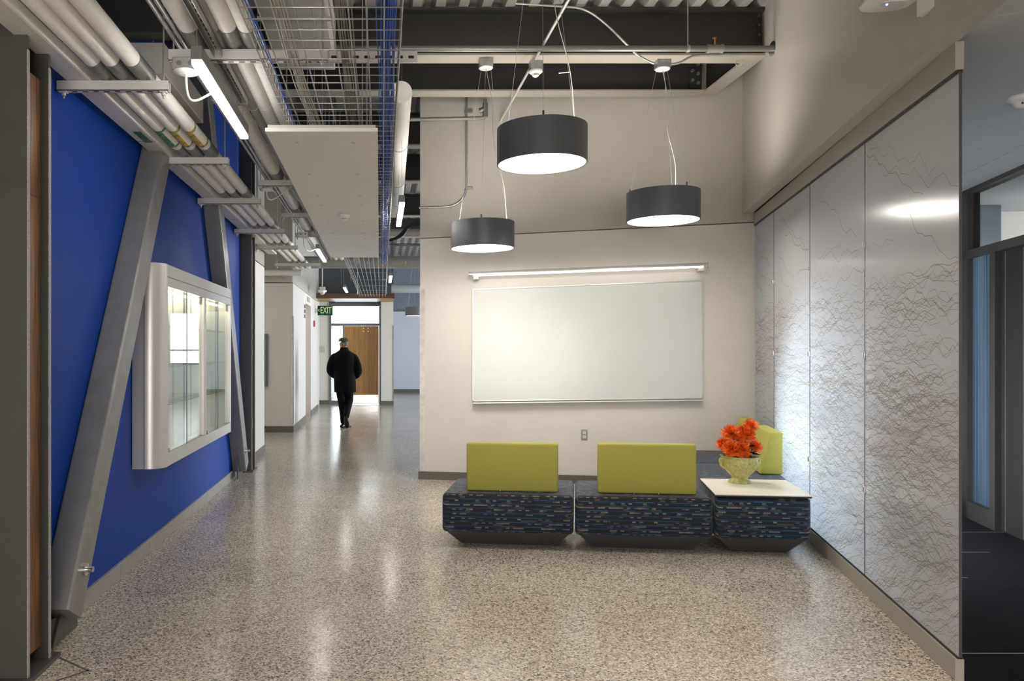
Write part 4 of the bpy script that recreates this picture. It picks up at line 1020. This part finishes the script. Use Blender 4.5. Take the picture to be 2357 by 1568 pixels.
lf = wbar(2303, 2430, .01, 2.235, -.05, -.005).build('door_leaf', M('dark_door_veneer', (0.020, 0.016, 0.014), 0.7, spec=.15), dr)
wbar(2312, 2313.5, .02, 2.23, -.006, -.003).build('edge_strip', FRAMEG, lf)
wbar(2354, 2355.5, .02, 2.23, -.006, -.002).build('edge_strip', FRAMEG, lf)
# room behind that glass
struct(MB().box(6.9, 7.0, 2, 7.9, 0, 2.83), 'wall_right', TILEC)
pil = MB().box(5.63, 5.93, 7.25, 7.62, 0, 2.83); struct(pil, 'wall_right', M('slate_pillar_paint', (0.07, 0.09, 0.12), 0.4))
sw = thing('card_reader', 'grey card reader plate on the wall beside the dark door frame', 'card reader', (WBX(6.75), 6.75, 1.5))
o = wbar(2211.5, 2219, 1.535, 1.71, .002, .025).build('body', STEELDULL, sw)
wbar(2213, 2217.5, 1.60, 1.65, .025, .028).build('slot', BLACK, sw)
dv = at(2350, 255, 4.15); dome((dv.x, dv.y, 2.775), 'round brass coloured detector on the side room ceiling at the right edge', s=1.1)
ap = thing('wifi_access_point', 'white rounded access point with a blue light on the sloping bulkhead', 'access point', (2.29, 3.40, 3.0))
ac = V((2.29, 3.40, 3.0)); ring = []
for k in range(32):
    a = 2*math.pi*k/32+.25; cc, ss = math.cos(2*math.pi*k/32), math.sin(2*math.pi*k/32); e_ = .5
    x, y = math.copysign(abs(cc)**e_, cc), math.copysign(abs(ss)**e_, ss); ring.append((x*math.cos(.2)+y*math.sin(.2), y*math.cos(.2)-x*math.sin(.2)))
MB().loft([[ac+V((x*r_, y*r_, z_)) for x, y in ring] for r_, z_ in ((.001, 0), (.085, 0), (.105, .010), (.112, .022), (.104, .036), (.001, .038))], False, True).build('body', PLASTIC, ap)
MB().loft([[ac+V((x*r_+.01, y*r_*.55, z_)) for x, y in ring] for r_, z_ in ((.001, -.003), (.055, -.003), (.057, .001))], False, False).build('badge', WHITEM, ap)
MB().sphere(ac+V((-.02, .0, -.004)), .005, 6).build('status_light', LED, ap)
bkx = bulk(3.40); MB().box(2.27, bkx, 3.37, 3.43, 3.037, 3.047).build('arm', PLASTIC, ap); MB().box(bkx-.012, bkx+.012, 3.33, 3.47, 2.97, 3.11).build('wall_plate', PLASTIC, ap)

# ------------------------------------------------------------------ corridor end: door, canopy, signs
cp = thing('door_canopy', 'timber faced canopy over the far exit door', 'canopy', (-.65, 19.3, 2.70))
MB().box(-1.68, .37, 18.4, 18.43, 2.70, 2.825).build('fascia', wood('dark_fascia_veneer', (0.05, 0.02, 0.007), (0.16, 0.07, 0.025), .4, (1.2, 30, 20)), cp)
MB().box(-1.68, .37, 18.43, 20.04, 2.72, 2.80).build('soffit', OAK, cp)
MB().box(-1.15, -.05, 18.5, 20.0, 2.712, 2.7195).build('soffit_daylight', PLASTIC, cp)  # white strip standing in for daylight reflected in the middle of the soffit
d1 = MB(); yf0, yf1 = YE-.02, YE+.1
d1.box(-1.345, -1.285, yf0, yf1, 0, 2.70); d1.box(-.005, .047, yf0, yf1, 0, 2.70); d1.box(-1.285, -.005, yf0, yf1, 2.62, 2.70); d1.box(-1.285, -.005, yf0, yf1, 2.10, 2.16); d1.box(-.975, -.935, yf0, yf1, 0, 2.10); d1.box(-1.285, -.975, yf0, yf1, 0, .10)
D = struct(d1, 'door_1', FRAMEG)
MB().box(-1.285, -.005, YE+.03, YE+.036, 2.16, 2.62).build('transom_pane', GLASS, D)
MB().box(-1.285, -.975, YE+.03, YE+.036, .10, 2.10).build('sidelight_pane', GLASS, D)
leaf = MB().box(-.932, -.012, YE, YE+.045, .012, 2.095).build('door_leaf', OAK, D)
for k in range(1, 7): MB().box(-.932+k*.131-.002, -.932+k*.131+.002, YE-.0015, YE, .30, 2.09).build('veneer_joint', WALNUT, leaf)
MB().box(-.91, -.03, YE-.003, YE, .02, .25).build('kick_plate', CHROME, leaf)['label'] = 'bright steel kick plate'
for zz in (.25, 1.05, 1.9): MB().box(-.016, -.006, YE-.012, YE, zz, zz+.1).build('hinge', CHROME, leaf)
for q in (-.42, -.30):
    for zz in (1.95, 2.03): MB().cyl((q, YE-.004, zz), (q, YE, zz), .008, 8).build('bolt', CHROME, leaf)
mb = MB(); mb.tube([(-.88, YE-.05, 1.0), (-.75, YE-.05, 1.0)], .012, 8); mb.cyl((-.88, YE-.05, 1.0), (-.88, YE, 1.0), .02, 10); mb.build('door_handle', CHROME, leaf)
# pale wall outside so daylight has something to fall on
def text_mesh(body, size, name, mat, parent, origin, xdir, zdir, ext=.002, sx=1.0):
    cu_ = bpy.data.curves.new('text', 'FONT'); cu_.body = body; cu_.size = size; cu_.extrude = ext; cu_.align_x = 'CENTER'; cu_.align_y = 'CENTER'; cu_.resolution_u = 3; cu_.offset = size*.012
    to = bpy.data.objects.new('text', cu_); C.objects.link(to); dg = bpy.context.evaluated_depsgraph_get(); me = bpy.data.meshes.new_from_object(to.evaluated_get(dg))
    bpy.data.objects.remove(to)
    X, Z = V(xdir).normalized(), V(zdir).normalized(); Nn = X.cross(Z); o_ = V(origin)
    off = V((0, 0, 0)); p = parent
    while p is not None: off += p.location; p = p.parent
    for v in me.vertices: v.co = o_+X*v.co.x*sx+Z*v.co.y+Nn*v.co.z-off
    me.materials.clear(); me.materials.append(mat)
    ob = bpy.data.objects.new(name, me); C.objects.link(ob); ob.parent = parent
    return ob
ex = thing('exit_sign', 'green exit sign projecting from the corridor wall near the far door', 'sign', (-1.3, 17.9, 2.27))
SY = 17.9
xa, xb = (731-CX)/F*SY, (765.5-CX)/F*SY
za, zb = EYE-(726-CY)/F*SY, EYE-(704-CY)/F*SY
MB().box(xa, xb, SY, SY+.04, za, zb).build('panel', M('exit_green', (0.006, 0.045, 0.012), 0.4, spec=.2), ex, .003, 1)
MB().box(-1.52, xa+.01, SY+.005, SY+.035, (za+zb)/2-.05, (za+zb)/2+.05).build('mount', WHITEM, ex)
LET = M('pale_green_letters', (0.62, 0.78, 0.42), 0.5)
text_mesh('EXIT', .215, 'lettering', LET, ex, ((xa+xb)/2+.018, SY-.002, (za+zb)/2), (1, 0, 0), (0, 0, 1), sx=.60)
text_mesh('<', .13, 'arrow', LET, ex, (xa+.028, SY-.002, (za+zb)/2), (1, 0, 0), (0, 0, 1), sx=.55)
fa = thing('fire_alarm', 'small dark red fire alarm on the far corridor side wall', 'alarm', (-1.5, 18.0, 2.0))
MB().box(-1.52, -1.49, 17.55, 17.67, 1.99, 2.13).build('body', M('alarm_red', (0.28, 0.012, 0.02), 0.4), fa, .005, 2)
MB().box(-1.49, -1.478, 17.58, 17.64, 2.03, 2.08).build('lens', PLASTIC, fa)
pq = thing('room_plaque', 'pair of pale plaques on the end wall left of the exit door', 'sign', (-1.55, YE, 1.38))
for z0_, z1_ in ((1.385, 1.455), (1.465, 1.55)): MB().box(-1.66, -1.46, YE-.012, YE-.001, z0_, z1_).build('plate', M('plaque', (0.50, 0.46, 0.40), 0.4), pq)
sg = thing('door_sign', 'small grey sign above the recessed doorway on the corridor side wall', 'sign', (-1.52, 16.3, 2.47))
MB().box(-1.52, -1.508, 16.0, 16.55, 2.48, 2.58).build('plate', BASE, sg)
bs = thing('blade_sign', 'stack of small dark tabs on the corridor side wall before the doorway', 'sign', (-1.5, 15.4, 2.1))
for z0_ in (2.10, 2.20, 2.30): MB().box(-1.52, -1.49, 15.36, 15.52, z0_, z0_+.07).build('tab', BASE, bs)
sdn = dome(((742-CX)/F*16.5, 16.5, 2.66), 'white smoke detector on a stem above the exit sign', s=1.6)
x_ = (742-CX)/F*16.5
MB().cyl((x_, 16.5, 2.80), (x_, 16.5, CL), .012, 8).build('stem', WHITEM, sdn)
MB().box(x_-.06, x_+.06, 16.44, 16.56, 2.745, 2.82).build('mount_box', WHITEM, sdn)
cgl = MB().box(-1.56, -1.512, 13.39, 13.3985, .12, 2.05); cgl.box(-1.519, -1.512, 13.39, 13.46, .12, 2.05)
solo(cgl, 'corner_guard', STEELDULL, 'brushed steel guard on the corner of the left closet block', 'corner guard')
bdp = thing('wall_board', 'narrow dark board on the left closet wall beside the white wall edge', 'board', (-2.0, 13.38, .8))
MB().box(-2.4, -1.965, 13.36, 13.399, .81, 1.73).build('face', FRAMEG, bdp)
MB().box(-2.4, -1.96, 13.355, 13.36, 1.715, 1.735).build('edge', GALVD, bdp)
cg3 = MB().box(.362, .376, 20.04, 20.047, .12, 2.1); cg3.box(.3705, .377, 20.04, 20.1, .12, 2.1)
solo(cg3, 'corner_guard', STEELDULL, 'bright corner guard on the pier right of the exit door', 'corner guard')

# ------------------------------------------------------------------ the walking person
def skin(name, pts, edges, mat, parent, root=0, sub=2):
    me = bpy.data.meshes.new(name); off = V((0, 0, 0)); p = parent
    while p is not None: off += p.location; p = p.parent
    me.from_pydata([V(q[:3])-off for q in pts], edges, []); o = bpy.data.objects.new(name, me); C.objects.link(o); o.parent = parent
    m = o.modifiers.new('skin', 'SKIN'); m.use_smooth_shade = True; m.branch_smoothing = .4
    for i, q in enumerate(pts):
        r = q[3]; ry = q[4] if len(q) > 4 else r
        me.skin_vertices[0].data[i].radius = (r, ry); me.skin_vertices[0].data[i].use_root = (i == root)
    s = o.modifiers.new('sub', 'SUBSURF'); s.levels = sub; s.render_levels = sub
    me.materials.append(mat)
    return o
PX, PY = -.655, 14.17
pe = thing('person', 'person in a black overcoat and flat cap walking away down the corridor', 'person', (PX, PY, 0))
COAT = M('black_wool_coat', (0.003, 0.003, 0.0035), 0.95, var=0.2, spec=0.2); TROU = M('black_trousers', (0.003, 0.003, 0.0035), 0.9, spec=0.2); SKINM = M('skin', (0.30, 0.16, 0.10), 0.5); CAP = M('grey_tweed_cap', (0.05, 0.048, 0.045), 0.9, var=0.3, scale=60); SHOE = M('black_leather', (0.008, 0.008, 0.008), 0.25); HAIR = M('grey_hair', (0.12, 0.115, 0.11), 0.8)
def P(x, y, z, *r): return (PX+x, PY+y, z, *r)
# body: pelvis, spine, neck, head, arms, legs as one continuous surface
bp = [P(.0, 0, .90, .12), P(.0, 0, 1.10, .125), P(0, .01, 1.30, .13), P(0, .01, 1.41, .075), P(-.005, .0, 1.47, .052), P(-.012, -.012, 1.545, .082), P(-.012, -.010, 1.615, .080),
      P(-.18, .01, 1.36, .055), P(-.25, -.04, 1.10, .042), P(-.20, .12, .96, .032), P(-.15, .18, .93, .026),
      P(.18, .01, 1.36, .055), P(.26, -.04, 1.10, .042), P(.21, .12, .96, .032), P(.16, .18, .93, .026),
      P(-.075, 0, .82, .085), P(-.04, .02, .48, .056), P(-.01, .03, .10, .036),
      P(.085, .02, .82, .085), P(.09, .05, .50, .056), P(.045, -.22, .27, .036)]
be = [(0, 1), (1, 2), (2, 3), (3, 4), (4, 5), (5, 6), (2, 7), (7, 8), (8, 9), (9, 10), (2, 11), (11, 12), (12, 13), (13, 14), (0, 15), (15, 16), (16, 17), (0, 18), (18, 19), (19, 20)]
skin('body', bp, be, SKINM, pe)
# face details on the turned head (looking left)
fc = MB(); hx, hy, hz_ = PX-.012, PY-.012, 1.565
fc.tube([(hx-.050, hy-.01, hz_+.016), (hx-.068, hy-.012, hz_-.010), (hx-.050, hy-.012, hz_-.020)], [.010, .012, .012], 8)
fc.sphere((hx-.050, hy-.03, hz_+.018), .009, 6); fc.sphere((hx-.050, hy+.018, hz_+.018), .009, 6)
fc.tube([(hx-.048, hy-.03, hz_-.040), (hx-.056, hy-.01, hz_-.040), (hx-.048, hy+.015, hz_-.040)], .006, 6)
fc.build('face', SKINM, pe)
ea = MB(); ea.sphere((hx+.006, hy-.066, hz_-.005), .013, 7, 2.0); ea.sphere((hx+.006, hy+.066, hz_-.005), .013, 7, 2.0); ea.build('ear', SKINM, pe)
MB().lathe([(.001, .075), (.04, .068), (.064, .035), (.071, .0), (.066, -.03), (.05, -.05)], (hx+.016, hy, hz_), 20).build('hair', HAIR, pe)
# hands, in the coat pockets up to the wrists: fingers built short inside the cuff
for s, hxp, hyp in ((-1, -.15, .18), (1, .16, .18)):
    base_ = [P(hxp, hyp, .93, .026), P(hxp-.004*s, hyp+.012, .87, .034, .018)]
    es = [(0, 1)]
    for k, (ox, ln) in enumerate(((-.024, .060), (-.008, .070), (.008, .066), (.024, .052))):
        i0 = len(base_); base_ += [P(hxp+ox, hyp+.016, .845, .0085), P(hxp+ox, hyp+.024, .845-ln*.55, .008), P(hxp+ox, hyp+.016, .845-ln, .007)]
        es += [(1, i0), (i0, i0+1), (i0+1, i0+2)]
    i0 = len(base_); base_ += [P(hxp-s*.036, hyp+.02, .88, .010), P(hxp-s*.044, hyp+.032, .845, .008)]; es += [(1, i0), (i0, i0+1)]
    skin('hand', base_, es, SKINM, pe, 0, 1)
# coat: flaring trunk with collar, plus sleeves grown from it
n = 28
def ringc(z, rx, ry, cx_=0, cy_=0): return [V((PX+cx_+rx*math.cos(2*math.pi*k/n), PY+cy_+ry*math.sin(2*math.pi*k/n), z)) for k in range(n)]
co = MB()
co.loft([ringc(.665, .195, .17, .02), ringc(.67, .205, .18, .02), ringc(.82, .205, .18, .015), ringc(.98, .205, .175, .01), ringc(1.12, .215, .165), ringc(1.24, .225, .16), ringc(1.33, .215, .145), ringc(1.40, .165, .12), ringc(1.445, .095, .088), ringc(1.475, .078, .075), ringc(1.50, .074, .07)], False, True)
co.build('coat', COAT, pe)
slv = [P(-.10, .01, 1.34, .09), P(-.195, .01, 1.32, .082), P(-.255, -.02, 1.17, .074), P(-.27, -.03, 1.06, .072), P(-.215, .08, .985, .062), P(-.16, .16, .94, .052)]
skin('sleeve', slv, [(i, i+1) for i in range(5)], COAT, pe)
slv = [P(.10, .01, 1.34, .09), P(.195, .01, 1.31, .082), P(.26, -.02, 1.15, .074), P(.278, -.03, 1.04, .072), P(.23, .08, .97, .062), P(.17, .16, .93, .052)]
skin('sleeve', slv, [(i, i+1) for i in range(5)], COAT, pe)
tr_ = [P(.0, .0, .84, .12, .10), P(-.075, .0, .72, .10), P(-.04, .02, .48, .082), P(-.012, .02, .22, .072), P(-.008, .03, .06, .068), P(.085, .02, .72, .10), P(.095, .06, .50, .080), P(.066, -.08, .37, .072), P(.045, -.21, .25, .068), P(.04, -.25, .20, .066)]
skin('trousers', tr_, [(0, 1), (1, 2), (2, 3), (3, 4), (0, 5), (5, 6), (6, 7), (7, 8), (8, 9)], TROU, pe)
def shoe(o, d, up_):
    o, d, up_ = V(o), V(d).normalized(), V(up_).normalized(); s = d.cross(up_).normalized(); mb = MB()
    secs = ((-.09, .030, .06), (-.05, .038, .085), (.02, .040, .075), (.09, .047, .05), (.15, .042, .038), (.185, .022, .022))
    rings = []
    for t_, w_, h_ in secs:
        rings.append([o+d*t_+s*w_*math.cos(2*math.pi*k/14)+up_*(h_*.5+h_*.5*math.sin(2*math.pi*k/14)) for k in range(14)])
    mb.loft(rings, True, True); mb.build('shoe', SHOE, pe)
shoe((PX+.0, PY+.02, .0), (.55, .75, 0), (0, 0, 1))
shoe((PX+.045, PY-.24, .16), (.1, .55, -.85), (0, .8, .55))
cpm = MB(); cpm.lathe([(.001, .095), (.05, .093), (.082, .075), (.092, .05), (.084, .028), (.072, .022)], (hx+.004, hy, hz_+.022), 24)
cpm.build('cap', CAP, pe)
cpb = MB(); cpb.add([V((hx-.07, hy-.055, hz_+.05)), V((hx-.125, hy-.03, hz_+.035)), V((hx-.125, hy+.03, hz_+.035)), V((hx-.07, hy+.055, hz_+.05)), V((hx-.06, hy-.055, hz_+.068)), V((hx-.122, hy-.03, hz_+.045)), V((hx-.122, hy+.03, hz_+.045)), V((hx-.06, hy+.055, hz_+.068))], [(0, 1, 2, 3), (7, 6, 5, 4), (0, 4, 5, 1), (1, 5, 6, 2), (2, 6, 7, 3)])
cpb.build('cap_brim', CAP, pe)
